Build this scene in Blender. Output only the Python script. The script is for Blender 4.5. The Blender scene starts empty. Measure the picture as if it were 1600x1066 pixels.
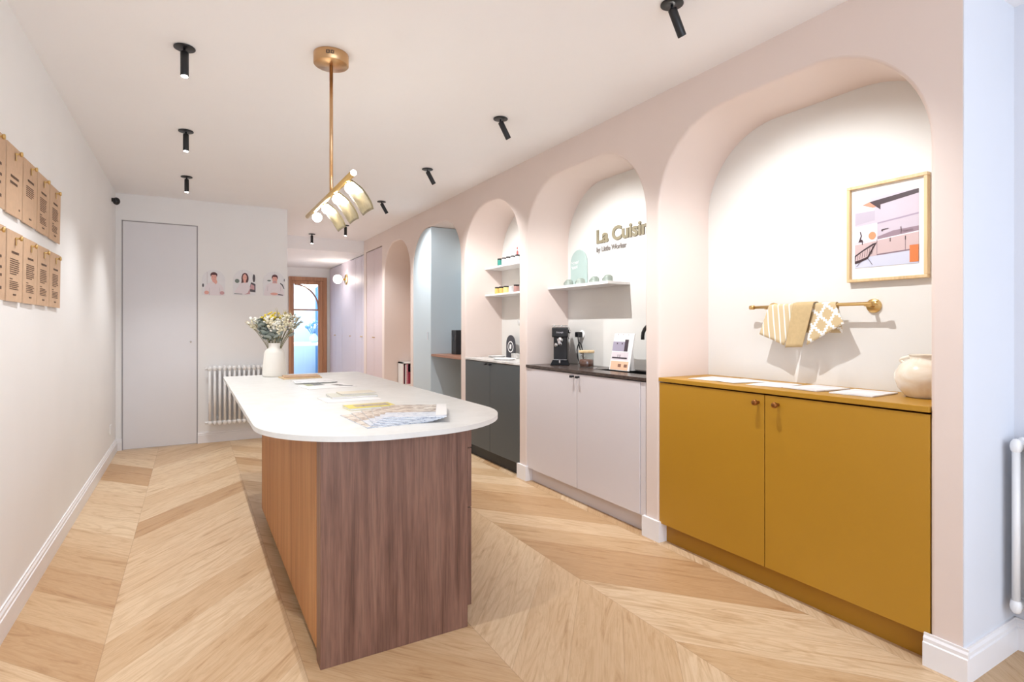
import bpy, bmesh, math, random
from mathutils import Vector, Matrix
PI = math.pi
random.seed(7)
S = bpy.context.scene
COL = S.collection
# ------------------------------------------------------------------ camera
cd = bpy.data.cameras.new('camera'); cam = bpy.data.objects.new('camera', cd); COL.objects.link(cam)
cam.location = (0, 0, 1.2); cam.rotation_euler = (PI/2, 0, -PI/6)
cd.sensor_fit = 'HORIZONTAL'; cd.sensor_width = 36; cd.lens = 866/1600*36
cd.shift_x = 0; cd.shift_y = -22/1600; cd.clip_start = .02; cd.clip_end = 100
S.camera = cam
# ------------------------------------------------------------------ colour management
S.view_settings.view_transform = 'Standard'; S.view_settings.look = 'None'
S.view_settings.exposure = 1.1; S.view_settings.gamma = 1.0
S.view_settings.use_curve_mapping = False
# ------------------------------------------------------------------ world and daylight
def lin(r, g, b):
    f = lambda v: (v/255/12.92) if v/255 <= .04045 else ((v/255+.055)/1.055)**2.4
    return (f(r), f(g), f(b), 1)
w = bpy.data.worlds.new('sky'); S.world = w; w.use_nodes = True
bg = w.node_tree.nodes['Background']; bg.inputs[0].default_value = (.80, .88, 1, 1); bg.inputs[1].default_value = .7
def area(name, loc, rot, sx, sy, power, col):
    l = bpy.data.lights.new(name, 'AREA'); l.shape = 'RECTANGLE'; l.size = sx; l.size_y = sy
    l.energy = power; l.color = col
    o = bpy.data.objects.new(name, l); o.location = loc; o.rotation_euler = rot; COL.objects.link(o); return o
# daylight through the shop front behind the camera, and daylight in the room beyond the glazed door
area('shop_front_daylight', (.9, -2.15, 1.35), (PI/2, 0, 0), 3.1, 2.2, 30, (.76, .86, 1))
area('back_room_daylight', (1.9, 12.8, 2.75), (0, 0, 0), 1.8, 2.6, 70, (.86, .94, 1))
# spot lamps (position, aim) used by the ceiling spots further down
SPOT_RIGHT_W, SPOT_LEFT_W, SPOT_CORR_W, PENDANT_W, SCONCE_W = 36, 31, 28, .22, 1.2
WARM = (.95, .98, 1)
def spot_light(name, loc, aim, power, cone=100, col=WARM, r=.007, blend=.75):
    l = bpy.data.lights.new(name, 'SPOT'); l.energy = power; l.color = col; l.spot_size = math.radians(cone)
    l.spot_blend = blend; l.shadow_soft_size = r
    o = bpy.data.objects.new(name, l); o.location = loc
    d = Vector(aim)-Vector(loc); o.rotation_euler = d.to_track_quat('-Z', 'Y').to_euler(); COL.objects.link(o); return o
def point_light(name, loc, power, col, r):
    l = bpy.data.lights.new(name, 'POINT'); l.energy = power; l.color = col; l.shadow_soft_size = r
    o = bpy.data.objects.new(name, l); o.location = loc; COL.objects.link(o); return o

# ------------------------------------------------------------------ materials
class NT:
    def __init__(s, name):
        s.m = bpy.data.materials.new(name); s.m.use_nodes = True; s.t = s.m.node_tree; s.n = s.t.nodes
        s.p = s.n['Principled BSDF']
    def new(s, ty, **k):
        n = s.n.new(ty)
        for a, b in k.items(): setattr(n, a, b)
        return n
    def link(s, a, b): s.t.links.new(a, b)
    def put(s, sock, v):
        if isinstance(v, bpy.types.NodeSocket): s.link(v, sock)
        else: sock.default_value = v
    def math(s, op, a, b=0, c=0):
        n = s.new('ShaderNodeMath', operation=op)
        for i, v in enumerate((a, b, c)): s.put(n.inputs[i], v)
        return n.outputs[0]
    def comb(s, x, y, z):
        n = s.new('ShaderNodeCombineXYZ')
        for i, v in enumerate((x, y, z)): s.put(n.inputs[i], v)
        return n.outputs[0]
    def noise(s, vec, scale, detail=3, rough=.5, dist=0):
        n = s.new('ShaderNodeTexNoise'); n.inputs['Scale'].default_value = scale; n.inputs['Detail'].default_value = detail
        n.inputs['Roughness'].default_value = rough; n.inputs['Distortion'].default_value = dist
        if vec is not None: s.link(vec, n.inputs['Vector'])
        return n.outputs['Fac']
    def ramp(s, fac, stops):
        n = s.new('ShaderNodeValToRGB'); e = n.color_ramp.elements
        while len(e) < len(stops): e.new(.5)
        for i, (p, c) in enumerate(stops): e[i].position = p; e[i].color = c
        s.link(fac, n.inputs[0]); return n.outputs[0]
    def mix(s, fac, a, b, mode='MIX'):
        n = s.new('ShaderNodeMix', data_type='RGBA', blend_type=mode)
        s.put(n.inputs[0], fac); s.put(n.inputs[6], a); s.put(n.inputs[7], b); return n.outputs[2]
    def bump(s, h, strength=.1, dist=.002):
        n = s.new('ShaderNodeBump'); n.inputs['Strength'].default_value = strength; n.inputs['Distance'].default_value = dist
        s.link(h, n.inputs['Height']); s.link(n.outputs[0], s.p.inputs['Normal'])
    def coords(s, kind='Object'):
        return s.new('ShaderNodeTexCoord').outputs[kind]
    def world(s): return s.new('ShaderNodeNewGeometry').outputs['Position']
def paint(name, c, rough=.55, var=.03, scale=3, bump=.03, metal=0, spec=.5):
    m = NT(name); v = m.coords()
    f = m.noise(v, scale, 3)
    a = tuple(max(0, x*(1-var)) for x in c[:3])+(1,); b = tuple(min(1, x*(1+var)) for x in c[:3])+(1,)
    m.link(m.ramp(f, [(.3, a), (.7, b)]), m.p.inputs['Base Color'])
    m.p.inputs['Roughness'].default_value = rough; m.p.inputs['Metallic'].default_value = metal
    m.p.inputs['Specular IOR Level'].default_value = spec
    if bump: m.bump(m.noise(v, 160, 2), bump, .001)
    return m.m
def emit(name, c, strength):
    m = NT(name); m.p.inputs['Base Color'].default_value = c
    m.p.inputs['Emission Color'].default_value = c; m.p.inputs['Emission Strength'].default_value = strength; return m.m
def glassm(name, c=(1, 1, 1, 1), mixf=.12, rough=.03):
    m = NT(name); tr = m.new('ShaderNodeBsdfTransparent'); tr.inputs[0].default_value = c
    gl = m.new('ShaderNodeBsdfGlossy'); gl.inputs['Roughness'].default_value = rough
    mx = m.new("ShaderNodeMixShader"); mx.inputs[0].default_value = mixf
    m.link(tr.outputs[0], mx.inputs[1]); m.link(gl.outputs[0], mx.inputs[2])
    m.link(mx.outputs[0], m.n['Material Output'].inputs[0]); return m.m
def woodm(name, dark, mid, light, axis='Z', scale=1.0, rough=.45, fine=60, streak=1.0):
    m = NT(name); sep = m.new('ShaderNodeSeparateXYZ'); m.link(m.coords(), sep.inputs[0])
    o = {'X': 0, 'Y': 1, 'Z': 2}[axis]
    sc = [1.0, 1.0, 1.0]; sc[o] = .045
    v = m.comb(*[m.math('MULTIPLY', sep.outputs[i], sc[i]*scale) for i in range(3)])
    f1 = m.noise(v, 14, 4, .6, .6); f2 = m.noise(v, fine, 3, .6, .3)
    c = m.ramp(f1, [(.28, dark), (.5, mid), (.75, light)])
    g = m.ramp(f2, [(.35, (.62, .62, .62, 1)), (.6, (1, 1, 1, 1))])
    m.link(m.mix(.75*streak, c, g, 'MULTIPLY'), m.p.inputs['Base Color'])
    m.p.inputs['Roughness'].default_value = rough; m.bump(f2, .12, .0008); return m.m
def floor_mat():
    m = NT('oak chevron floor'); sep = m.new('ShaderNodeSeparateXYZ'); m.link(m.world(), sep.inputs[0])
    x, y = sep.outputs[0], sep.outputs[1]
    W, SL, PW = .628, 1.18, .30
    u = m.math('DIVIDE', m.math('ADD', x, .286+W*10), W)
    ci = m.math('FLOOR', u); fr = m.math('SUBTRACT', u, ci)
    par = m.math('MODULO', ci, 2)                       # 0: +slope  1: -slope
    sgn = m.math('SUBTRACT', 1, m.math('MULTIPLY', par, 2))
    xl = m.math('MULTIPLY', m.math('SUBTRACT', fr, par), W)       # distance from the shared seam
    ysk = m.math('SUBTRACT', y, m.math('MULTIPLY', m.math('MULTIPLY', xl, SL), sgn))
    ysk = m.math('ADD', ysk, m.math('MULTIPLY', par, 0.0))
    v = m.math('DIVIDE', m.math('ADD', ysk, 30.12), PW)
    pi_ = m.math('FLOOR', v); pf = m.math('SUBTRACT', v, pi_)
    wn = m.new('ShaderNodeTexWhiteNoise', noise_dimensions='3D'); m.link(m.comb(ci, pi_, 3.3), wn.inputs['Vector'])
    rnd = wn.outputs['Value']
    # board-aligned coordinates: along and across
    ln = math.sqrt(1+SL*SL)
    along = m.math('DIVIDE', m.math('ADD', x, m.math('MULTIPLY', m.math('MULTIPLY', y, SL), sgn)), ln)
    across = m.math('DIVIDE', m.math('SUBTRACT', y, m.math('MULTIPLY', m.math('MULTIPLY', x, SL), sgn)), ln)
    vec = m.comb(m.math('MULTIPLY', along, 1.3), m.math('MULTIPLY', across, 11), m.math('MULTIPLY', rnd, 40))
    g1 = m.noise(vec, 1.6, 5, .62, 1.4)
    vec2 = m.comb(m.math('MULTIPLY', along, 3), m.math('MULTIPLY', across, 90), m.math('MULTIPLY', rnd, 17))
    g2 = m.noise(vec2, 1.5, 3, .6, .4)
    base = m.ramp(rnd, [(0, lin(190, 152, 112)), (.2, lin(204, 171, 133)), (.65, lin(214, 184, 149)), (1, lin(221, 195, 162))])
    grain = m.ramp(g1, [(.30, (.66, .55, .44, 1)), (.42, (.90, .85, .79, 1)), (.52, (.99, .98, .97, 1)), (.58, (.90, .86, .81, 1)), (.64, (1, 1, 1, 1))])
    c = m.mix(.9, base, grain, 'MULTIPLY')
    c = m.mix(.55, c, m.ramp(g2, [(.34, (.84, .78, .70, 1)), (.5, (1, 1, 1, 1))]), 'MULTIPLY')
    rn = m.noise(m.comb(m.math('MULTIPLY', along, .9), m.math('MULTIPLY', across, 4.5), m.math('MULTIPLY', rnd, 23)), 1.5, 2, .5, .3)
    rings = m.math('SINE', m.math('ADD', m.math('MULTIPLY', across, 70), m.math('MULTIPLY', rn, 62)))
    c = m.mix(m.math('MULTIPLY', m.math('ADD', rnd, .2), .28), c, m.ramp(m.math('MULTIPLY', m.math('ADD', rings, 1), .5), [(.55, (1, 1, 1, 1)), (.97, (.74, .64, .52, 1))]), 'MULTIPLY')
    kn = m.noise(m.comb(m.math('MULTIPLY', along, 3), m.math('MULTIPLY', across, 9), rnd), 1.4, 2, .5, 1)
    c = m.mix(.8, c, m.ramp(kn, [(.76, (1, 1, 1, 1)), (.82, (.5, .4, .3, 1))]), 'MULTIPLY')
    e1 = m.math('MINIMUM', pf, m.math('SUBTRACT', 1, pf)); e1 = m.math('MULTIPLY', e1, PW)
    e2 = m.math('MULTIPLY', m.math('MINIMUM', fr, m.math('SUBTRACT', 1, fr)), W)
    e = m.math('MINIMUM', e1, e2)
    jn = m.math('LESS_THAN', e, .0014)
    c = m.mix(m.math('MULTIPLY', jn, .3), c, lin(120, 82, 50))
    m.link(c, m.p.inputs['Base Color'])
    m.p.inputs['Roughness'].default_value = .42; m.p.inputs['Specular IOR Level'].default_value = .4
    m.bump(m.math('SUBTRACT', m.math('MULTIPLY', g2, .3), jn), .25, .001)
    return m.m
def printm(name, seed, cols, scale=14, sx=1, sy=1):
    m = NT(name); sep = m.new('ShaderNodeSeparateXYZ'); m.link(m.coords(), sep.inputs[0])
    v = m.comb(m.math('MULTIPLY', sep.outputs[0], sx), m.math('MULTIPLY', sep.outputs[1], sy), m.math('ADD', sep.outputs[2], seed))
    f = m.noise(v, scale, 4, .65, .8)
    st = [(.3+.4*i/(len(cols)-1), c) for i, c in enumerate(cols)]
    m.link(m.ramp(f, st), m.p.inputs['Base Color']); m.p.inputs['Roughness'].default_value = .35; return m.m
def stonem(name, a, b, scale, rough):
    m = NT(name); f = m.noise(m.coords(), scale, 6, .6, 1.5)
    m.link(m.ramp(f, [(.35, a), (.6, b)]), m.p.inputs['Base Color']); m.p.inputs['Roughness'].default_value = rough; return m.m

M = {}
M['wall'] = paint('warm white wall paint', lin(243, 241, 240), .6, .01, bump=.04)
M['ceil'] = paint('white ceiling paint', lin(250, 248, 249), .7, .01, bump=.03)
M['pink'] = paint('powder pink wall paint', lin(230, 213, 204), .55, .012, bump=.04)
M['niche'] = paint('off white alcove paint', lin(230, 227, 222), .5, .01, bump=.03)
M['trim'] = paint('white satin trim', lin(240, 237, 238), .35, .01, bump=0)
M['door'] = paint('white door lacquer', lin(230, 228, 231), .4, .01, bump=0)
M['gap'] = paint('dark joint', lin(168, 164, 166), .8, 0, bump=0)
M['floor'] = floor_mat()
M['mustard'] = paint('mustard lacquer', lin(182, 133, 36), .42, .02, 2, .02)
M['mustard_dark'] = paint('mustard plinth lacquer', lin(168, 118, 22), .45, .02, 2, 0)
M['slate'] = paint('slate grey lacquer', lin(72, 79, 81), .4, .02, 2, 0)
M['slate_plinth'] = paint('charcoal plinth', lin(36, 38, 38), .5, .02, 2, 0)
M['greige'] = paint('pale mauve lacquer', lin(222, 214, 215), .42, .01, 2, 0)
M['lilac'] = paint('pale lilac closet lacquer', lin(214, 205, 216), .45, .01, 2, 0)
M['pinkdoor'] = paint('dusty pink closet lacquer', lin(214, 195, 195), .45, .01, 2, 0)
M['blue'] = paint('pale blue grey lacquer', lin(196, 209, 216), .4, .01, 2, 0)
M['black'] = paint('matt black metal', lin(22, 22, 25), .4, .05, 5, 0)
M['blackplastic'] = paint('gloss black plastic', lin(24, 24, 28), .18, .05, 5, 0)
M['brass'] = paint('brushed brass', lin(216, 184, 124), .3, .05, 20, 0, metal=1)
M['copper'] = paint('satin copper brass', lin(206, 168, 126), .3, .05, 20, 0, metal=1)
M['bronze'] = paint('bronze knob', lin(150, 98, 52), .3, .05, 20, 0, metal=.8)
M['chrome'] = paint('chrome', lin(225, 225, 228), .12, .02, 5, 0, metal=1)
M['walnut'] = woodm('walnut veneer', lin(100, 66, 52), lin(132, 94, 78), lin(150, 112, 94), 'Z', 2.2, .42, fine=70)
M['tambour'] = woodm('warm-lit walnut slats', lin(170, 114, 66), lin(190, 133, 82), lin(204, 150, 98), 'Z', 1.0, .45, streak=.5)  # walnut coloured tan: the warm spot light on that side is painted in
M['oakframe'] = woodm('pale oak frame', lin(205, 170, 120), lin(226, 196, 150), lin(236, 212, 172), 'Z', 1.5, .45, streak=.4)
M['doorwood'] = woodm('stained oak door', lin(158, 106, 74), lin(184, 130, 94), lin(200, 148, 110), 'Z', 1.0, .45, streak=.5)
M['deskwood'] = woodm('brown wood desk', lin(128, 86, 66), lin(152, 106, 84), lin(170, 124, 100), 'Y', 1.0, .45)
M['quartz'] = stonem('white quartz', lin(222, 221, 217), lin(229, 228, 225), 6, .38)
M['marble'] = stonem('pale grey marble', lin(196, 192, 188), lin(228, 225, 221), 5, .25)
M['darkstone'] = stonem('dark brown stone', lin(62, 50, 46), lin(84, 70, 64), 30, .25)
M['ceramic'] = stonem('glazed cream ceramic', lin(232, 216, 194), lin(243, 234, 220), 8, .18)
M['vase'] = paint('matt ivory ceramic', lin(240, 235, 226), .55, .01, 6, .02)
M['white'] = paint('white enamel', lin(244, 243, 242), .3, .005, 3, 0)
M['paper'] = paint('white paper', lin(243, 241, 240), .5, .01, 5, 0)
M['kraft'] = paint('kraft card', lin(206, 172, 142), .7, .05, 40, .02)
M['ink'] = paint('brown ink', lin(96, 72, 56), .7, 0, 5, 0)
M['goldtext'] = paint('gold lettering', lin(138, 128, 104), .5, .04, 12, 0)
M['greytext'] = paint('grey lettering', lin(132, 124, 118), .5, .04, 12, 0)
M['glass'] = glassm('clear window glass', (.97, .99, 1, 1), .05)
M['jarglass'] = glassm('jar glass', (.93, .95, .95, 1), .12)
M['bulb'] = emit('lit bulb', (1, .93, .80, 1), 22)
M['bulbsoft'] = emit('lit globe', (1, .93, .86, 1), 5)
M['led'] = emit('lit led', (1, .95, .88, 1), 25)
M['blueglow'] = emit('lit globe cool', (1, 1, 1, 1), 6)

# ------------------------------------------------------------------ mesh builder
class MB:
    def __init__(s): s.b = bmesh.new(); s.mi = 0
    def mat(s, i): s.mi = i; return s
    def _new(s, faces, smooth=False):
        for f in faces: f.material_index = s.mi; f.smooth = smooth
    def box(s, x0, x1, y0, y1, z0, z1, bev=0, rot=None):
        r = bmesh.ops.create_cube(s.b, size=1); vs = r['verts']
        for v in vs: v.co = Vector(((x0+x1)/2+v.co.x*(x1-x0), (y0+y1)/2+v.co.y*(y1-y0), (z0+z1)/2+v.co.z*(z1-z0)))
        fs = list({f for v in vs for f in v.link_faces}); s._new(fs)
        if bev:
            es = list({e for v in vs for e in v.link_edges})
            g = bmesh.ops.bevel(s.b, geom=es, offset=bev, segments=2, affect='EDGES', profile=.5)
            s._new(g['faces']); vs = list({v for f in g['faces'] for v in f.verts})
        if rot is not None:
            for v in vs: v.co = rot @ v.co
        return s
    def tube(s, pts, r, seg=12, cap=True):
        pts = [Vector(p) for p in pts]; n = len(pts)
        rs = r if isinstance(r, (list, tuple)) else [r]*n
        rings = []; up = None
        for i, p in enumerate(pts):
            d = (pts[min(i+1, n-1)]-pts[max(i-1, 0)]).normalized()
            if up is None: up = d.orthogonal().normalized()
            up = (up-d*up.dot(d)); up = up.normalized() if up.length > 1e-6 else d.orthogonal().normalized()
            sd = d.cross(up)
            rings.append([s.b.verts.new(p+(up*math.cos(a)+sd*math.sin(a))*rs[i]) for a in [2*PI*k/seg for k in range(seg)]])
        fs = []
        for a, b in zip(rings, rings[1:]):
            for k in range(seg): fs.append(s.b.faces.new((a[k], a[(k+1) % seg], b[(k+1) % seg], b[k])))
        s._new(fs, True)
        if cap: s._new([s.b.faces.new(rings[0][::-1]), s.b.faces.new(rings[-1])])
        return s
    def lathe(s, c, prof, seg=32, axis='Z', smooth=True):
        c = Vector(c); rings = []
        ax = {'Z': (Vector((1, 0, 0)), Vector((0, 1, 0)), Vector((0, 0, 1))), 'X': (Vector((0, 1, 0)), Vector((0, 0, 1)), Vector((1, 0, 0))),
              'Y': (Vector((0, 0, 1)), Vector((1, 0, 0)), Vector((0, 1, 0)))}[axis]
        for r, h in prof:
            if r < 1e-6: rings.append([s.b.verts.new(c+ax[2]*h)])
            else: rings.append([s.b.verts.new(c+ax[2]*h+(ax[0]*math.cos(2*PI*k/seg)+ax[1]*math.sin(2*PI*k/seg))*r) for k in range(seg)])
        fs = []
        for a, b in zip(rings, rings[1:]):
            for k in range(seg):
                q = [a[k % len(a)], a[(k+1) % len(a)], b[(k+1) % len(b)], b[k % len(b)]]
                u = []
                for v in q:
                    if v not in u: u.append(v)
                if len(u) > 2: fs.append(s.b.faces.new(u))
        s._new(fs, smooth); return s
    def ball(s, c, r, sz=(1, 1, 1), seg=16):
        g = bmesh.ops.create_uvsphere(s.b, u_segments=seg, v_segments=max(6, seg*2//3), radius=r)
        for v in g['verts']: v.co = Vector(c)+Vector((v.co.x*sz[0], v.co.y*sz[1], v.co.z*sz[2]))
        s._new(list({f for v in g['verts'] for f in v.link_faces}), True); return s
    def prism(s, pts, off, smooth=False):
        """closed planar outline of 3-D points extruded by vector off"""
        off = Vector(off); a = [s.b.verts.new(Vector(p)) for p in pts]; b = [s.b.verts.new(Vector(p)+off) for p in pts]
        n = len(pts); fs = [s.b.faces.new(a[::-1]), s.b.faces.new(b)]
        for k in range(n): fs.append(s.b.faces.new((a[k], a[(k+1) % n], b[(k+1) % n], b[k])))
        s._new(fs); return s
    def face(s, pts, smooth=False):
        f = s.b.faces.new([s.b.verts.new(Vector(p)) for p in pts]); s._new([f], smooth); return s
    def grid(s, P, smooth=True):
        V = [[s.b.verts.new(Vector(p)) for p in row] for row in P]; fs = []
        for a, b in zip(V, V[1:]):
            for k in range(len(a)-1): fs.append(s.b.faces.new((a[k], a[k+1], b[k+1], b[k])))
        s._new(fs, smooth); return s
    def build(s, name, mats, parent=None, origin=None, recalc=True):
        if recalc: bmesh.ops.recalc_face_normals(s.b, faces=s.b.faces)
        me = bpy.data.meshes.new(name)
        if parent is not None:
            inv = world_of(parent).inverted(); s.b.transform(inv)
        else:
            if origin is None:
                xs = [v.co for v in s.b.verts]
                origin = ((min(v.x for v in xs)+max(v.x for v in xs))/2, (min(v.y for v in xs)+max(v.y for v in xs))/2, min(v.z for v in xs))
            s.b.transform(Matrix.Translation(-Vector(origin)))
        s.b.to_mesh(me); s.b.free()
        for m in (mats if isinstance(mats, (list, tuple)) else [mats]): me.materials.append(m)
        o = bpy.data.objects.new(name, me); COL.objects.link(o)
        if parent is not None: o.parent = parent
        else: o.location = origin
        return o
def world_of(o):
    m = Matrix.LocRotScale(o.location, o.rotation_euler, o.scale)
    return world_of(o.parent) @ m if o.parent else m
def tag(o, label=None, cat=None, group=None, kind=None):
    if label: o['label'] = label
    if cat: o['category'] = cat
    if group: o['group'] = group
    if kind: o['kind'] = kind
    return o
def thing(name, loc, label, cat, group=None, rz=0):
    o = bpy.data.objects.new(name, None); o.location = loc; o.rotation_euler = (0, 0, rz); o.empty_display_size = .05
    COL.objects.link(o); return tag(o, label, cat, group)
def struct(o): o['kind'] = 'structure'; return o
def kids(o): return [c for c in COL.objects if c.parent == o]
def copy_tree(o, loc=None, label=None, parent=None):
    c = o.copy(); COL.objects.link(c)
    if loc is not None: c.location = loc
    if label: c['label'] = label
    if parent is not None: c.parent = parent
    for ch in kids(o): copy_tree(ch, parent=c)
    return c
def bx(name, m, a, parent=None, bev=0): return MB().box(*a, bev=bev).build(name, m, parent)
def text_mesh(name, body, size, m, mat4, parent=None, extrude=.002, offset=0.0, space=1.0, width=None):
    cu = bpy.data.curves.new(name, 'FONT'); cu.body = body; cu.size = size; cu.extrude = extrude; cu.offset = offset
    cu.space_character = space; cu.resolution_u = 4
    t = bpy.data.objects.new(name+'_tmp', cu); COL.objects.link(t)
    dg = bpy.context.evaluated_depsgraph_get(); me = bpy.data.meshes.new_from_object(t.evaluated_get(dg))
    COL.objects.unlink(t); bpy.data.objects.remove(t)
    if width:
        xs = [v.co.x for v in me.vertices]; k = width/(max(xs)-min(xs)); me.transform(Matrix.Diagonal((k, 1, 1, 1)))
    me.transform(mat4); me.materials.clear(); me.materials.append(m)
    if parent is not None:
        me.transform(world_of(parent).inverted()); o = bpy.data.objects.new(name, me); o.parent = parent
    else:
        c = mat4.translation.copy(); me.transform(Matrix.Translation(-c)); o = bpy.data.objects.new(name, me); o.location = c
    COL.objects.link(o); return o
def on_right_wall(x, y, z):   # text that reads left to right for someone facing +X (towards smaller y)
    return Matrix(((0, 0, -1, x), (-1, 0, 0, y), (0, 1, 0, z), (0, 0, 0, 1)))
def on_left_wall(x, y, z):    # facing -X: reads towards larger y
    return Matrix(((0, 0, 1, x), (1, 0, 0, y), (0, 1, 0, z), (0, 0, 0, 1)))

# ================================================================== THE SETTING
H = 2.5; FX = 2.26; NX = 2.66; LX = -.64; BY = 6.56
YF = -2.2
struct(bx('floor', M['floor'], (LX-.1, 3.4, YF-.1, 11.1, -.08, 0)))
struct(bx('ceiling', M['ceil'], (LX-.1, FX+.5, YF, 8.41, H, H+.12)))
struct(bx('ceiling', M['ceil'], (.8, 3.0, 8.41, 11.1, 2.318, H+.12)))
struct(bx('wall_left', M['wall'], (LX-.12, LX, YF, BY+.2, 0, H+.1)))
# back wall with the opening of the flush door left out
mb = MB().box(LX, -.586, BY, BY+.12, 0, H).box(.046, .915, BY, BY+.12, 0, H).box(-.586, .046, BY, BY+.12, 2.236, H)
struct(mb.build('wall_back', M['wall']))
struct(bx('wall_corridor', M['wall'], (.80, .915, BY+.12, 11.1, 0, H)))
# the front end of the room, behind the camera: shop window opening
mb = MB().box(LX, 3.4, YF-.12, YF, 0, .3).box(LX, 3.4, YF-.12, YF, 2.42, H+.1).box(LX, LX+.08, YF-.12, YF, .3, 2.42).box(2.6, 3.4, YF-.12, YF, .3, 2.42)
struct(mb.build('wall_front', M['wall']))
fr = MB()
for x in (LX+.08, .42, 1.5, 2.55): fr.box(x, x+.05, YF-.09, YF-.03, .3, 2.42)
fr.box(LX+.08, 2.6, YF-.09, YF-.03, .3, .35).box(LX+.08, 2.6, YF-.09, YF-.03, 2.37, 2.42)
wf = struct(fr.build('window_1', M['black']))
bx('pane', M['glass'], (LX+.1, 2.58, YF-.065, YF-.06, .33, 2.4), wf)
# side wall of the window bay on the right
M['baywall'] = paint('cool light grey bay wall', lin(222, 224, 231), .6, .01, bump=.04)  # bay walls toned greyer and cooler than the other walls
struct(bx('wall_right_bay', M['baywall'], (2.672, 2.8, YF, .859, 0, H)))
struct(bx('wall_bay_return', M['baywall'], (FX+.001, 2.8, .859, .885, 0, H)))
struct(bx('ceiling', M['ceil'], (FX+.02, 2.8, YF, .859, 2.40, H)))

# arcade: pink facade with five rounded openings, 0.40 m deep
ARCH = [(.958, 2.272), (2.38, 3.692), (3.802, 4.808), (4.91, 6.256), (6.348, 7.394)]
BR = .014
def arch_curve(a0, a1, off=0, top=2.30, R=.45):
    a0 -= off; a1 += off; t = top+off; r = min(R, (a1-a0-2*off)/2)+off
    p = [(a0, 0)]
    n = 20
    for k in range(n+1):
        th = PI - PI/2*k/n; p.append((a0+r+r*math.cos(th), t-r+r*math.sin(th)))
    for k in range(n+1):
        th = PI/2 - PI/2*k/n; q = (a1-r+r*math.cos(th), t-r+r*math.sin(th))
        if (q[0]-p[-1][0])**2+(q[1]-p[-1][1])**2 > 1e-8: p.append(q)
    p.append((a1, 0)); return p
bounds = [.886]+[(ARCH[i][1]+ARCH[i+1][0])/2 for i in range(4)]+[7.44]
wb = MB()
for (a0, a1), b0, b1 in zip(ARCH, bounds, bounds[1:]):
    out = arch_curve(a0, a1, BR)
    wb.face([(FX, b0, 0), (FX, b0, H), (FX, b1, H), (FX, b1, 0)]+[(FX, y, z) for y, z in out[::-1]])
    rings = []
    for k in range(5):
        th = PI/2*k/4; rings.append([(FX+BR*(1-math.cos(th)), y, z) for y, z in arch_curve(a0, a1, BR*(1-math.sin(th)))])
    rings.append([(NX, y, z) for y, z in arch_curve(a0, a1, 0)])
    wb.grid(rings)
# corner strip of the pillar, and the wall above the closet
wb.box(FX, FX+.03, .862, .886, 0, H)
wb.box(FX, FX+.05, 7.44, 7.482, 0, H).box(FX, FX+.05, 8.29, 8.41, 0, H).box(FX, FX+.05, 7.482, 8.29, 2.318, H)
struct(wb.build('wall_right', M['pink'], recalc=False))
nb = MB()
for i, (a0, a1) in enumerate(ARCH):
    nb.mat(0 if i < 4 else 1).box(NX, NX+.05, a0-.05, a1+.05, 0, 2.4)
nb.mat(1).box(NX+.3, NX+.35, 7.4, 11.1, 0, H)
struct(nb.build('wall_alcove', [M['niche'], M['pink']]))
# corridor end wall with an opening for the glazed door
mb = MB().box(.915, 1.555, 11.0, 11.12, 0, 2.32).box(2.238, 3.0, 11.0, 11.12, 0, 2.32).box(1.555, 2.238, 11.0, 11.12, 2.142, 2.32)
struct(mb.build('wall_corridor_end', M['wall']))

# baseboards (profiled)
def base_run(name, p0, p1, inward, h=.115, t=.016):
    p0 = Vector(p0); p1 = Vector(p1); n = Vector(inward)
    prof = [(0, 0), (t, 0), (t, h*.72), (t*.75, h*.75), (t*.75, h*.86), (t*.4, h*.93), (t*.4, h), (0, h)]
    m = MB().prism([p0+n*a+Vector((0, 0, b)) for a, b in prof], p1-p0)
    return struct(m.build(name, M['trim']))
base_run('baseboard_left', (LX, YF, 0), (LX, BY, 0), (1, 0, 0))
base_run('baseboard_back', (.05, BY, 0), (.93, BY, 0), (0, -1, 0))
base_run('baseboard_back_corner', (LX, BY, 0), (-.59, BY, 0), (0, -1, 0))
base_run('baseboard_bay', (2.672, YF, 0), (2.672, .859, 0), (-1, 0, 0))
base_run('baseboard_pillar_side', (FX, .859, 0), (2.672, .859, 0), (0, -1, 0))
base_run('baseboard_pillar', (FX, .843, 0), (FX, .975, 0), (-1, 0, 0))
for i, (a, b) in enumerate([(2.24, 2.41), (3.66, 3.83), (4.785, 4.93)]):
    m = MB().box(FX-.016, FX, a+.018, b-.018, 0, .115)
    m.box(FX+.0001, FX+.045, a+.018, a+.033, 0, .115).box(FX+.0001, FX+.045, b-.033, b-.018, 0, .115)
    struct(m.build('baseboard_pier', M['trim']))
# flush door in the back wall
d = MB().box(-.582, .042, BY-.004, BY+.03, .006, 2.231, .002).build('door_1', M['door']); struct(d)
g = MB().box(-.592, -.582, BY-.005, BY+.02, 0, 2.241).box(.042, .052, BY-.005, BY+.02, 0, 2.241).box(-.592, .052, BY-.005, BY+.02, 2.231, 2.241)
struct(g.build('trim_1', M['gap']))
MB().lathe((-.011, BY-.004, 1.05), [(0, -.012), (.009, -.012), (.011, 0), (.011, .004)], 16, 'Y').build('lock', M['chrome'], d)
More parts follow.
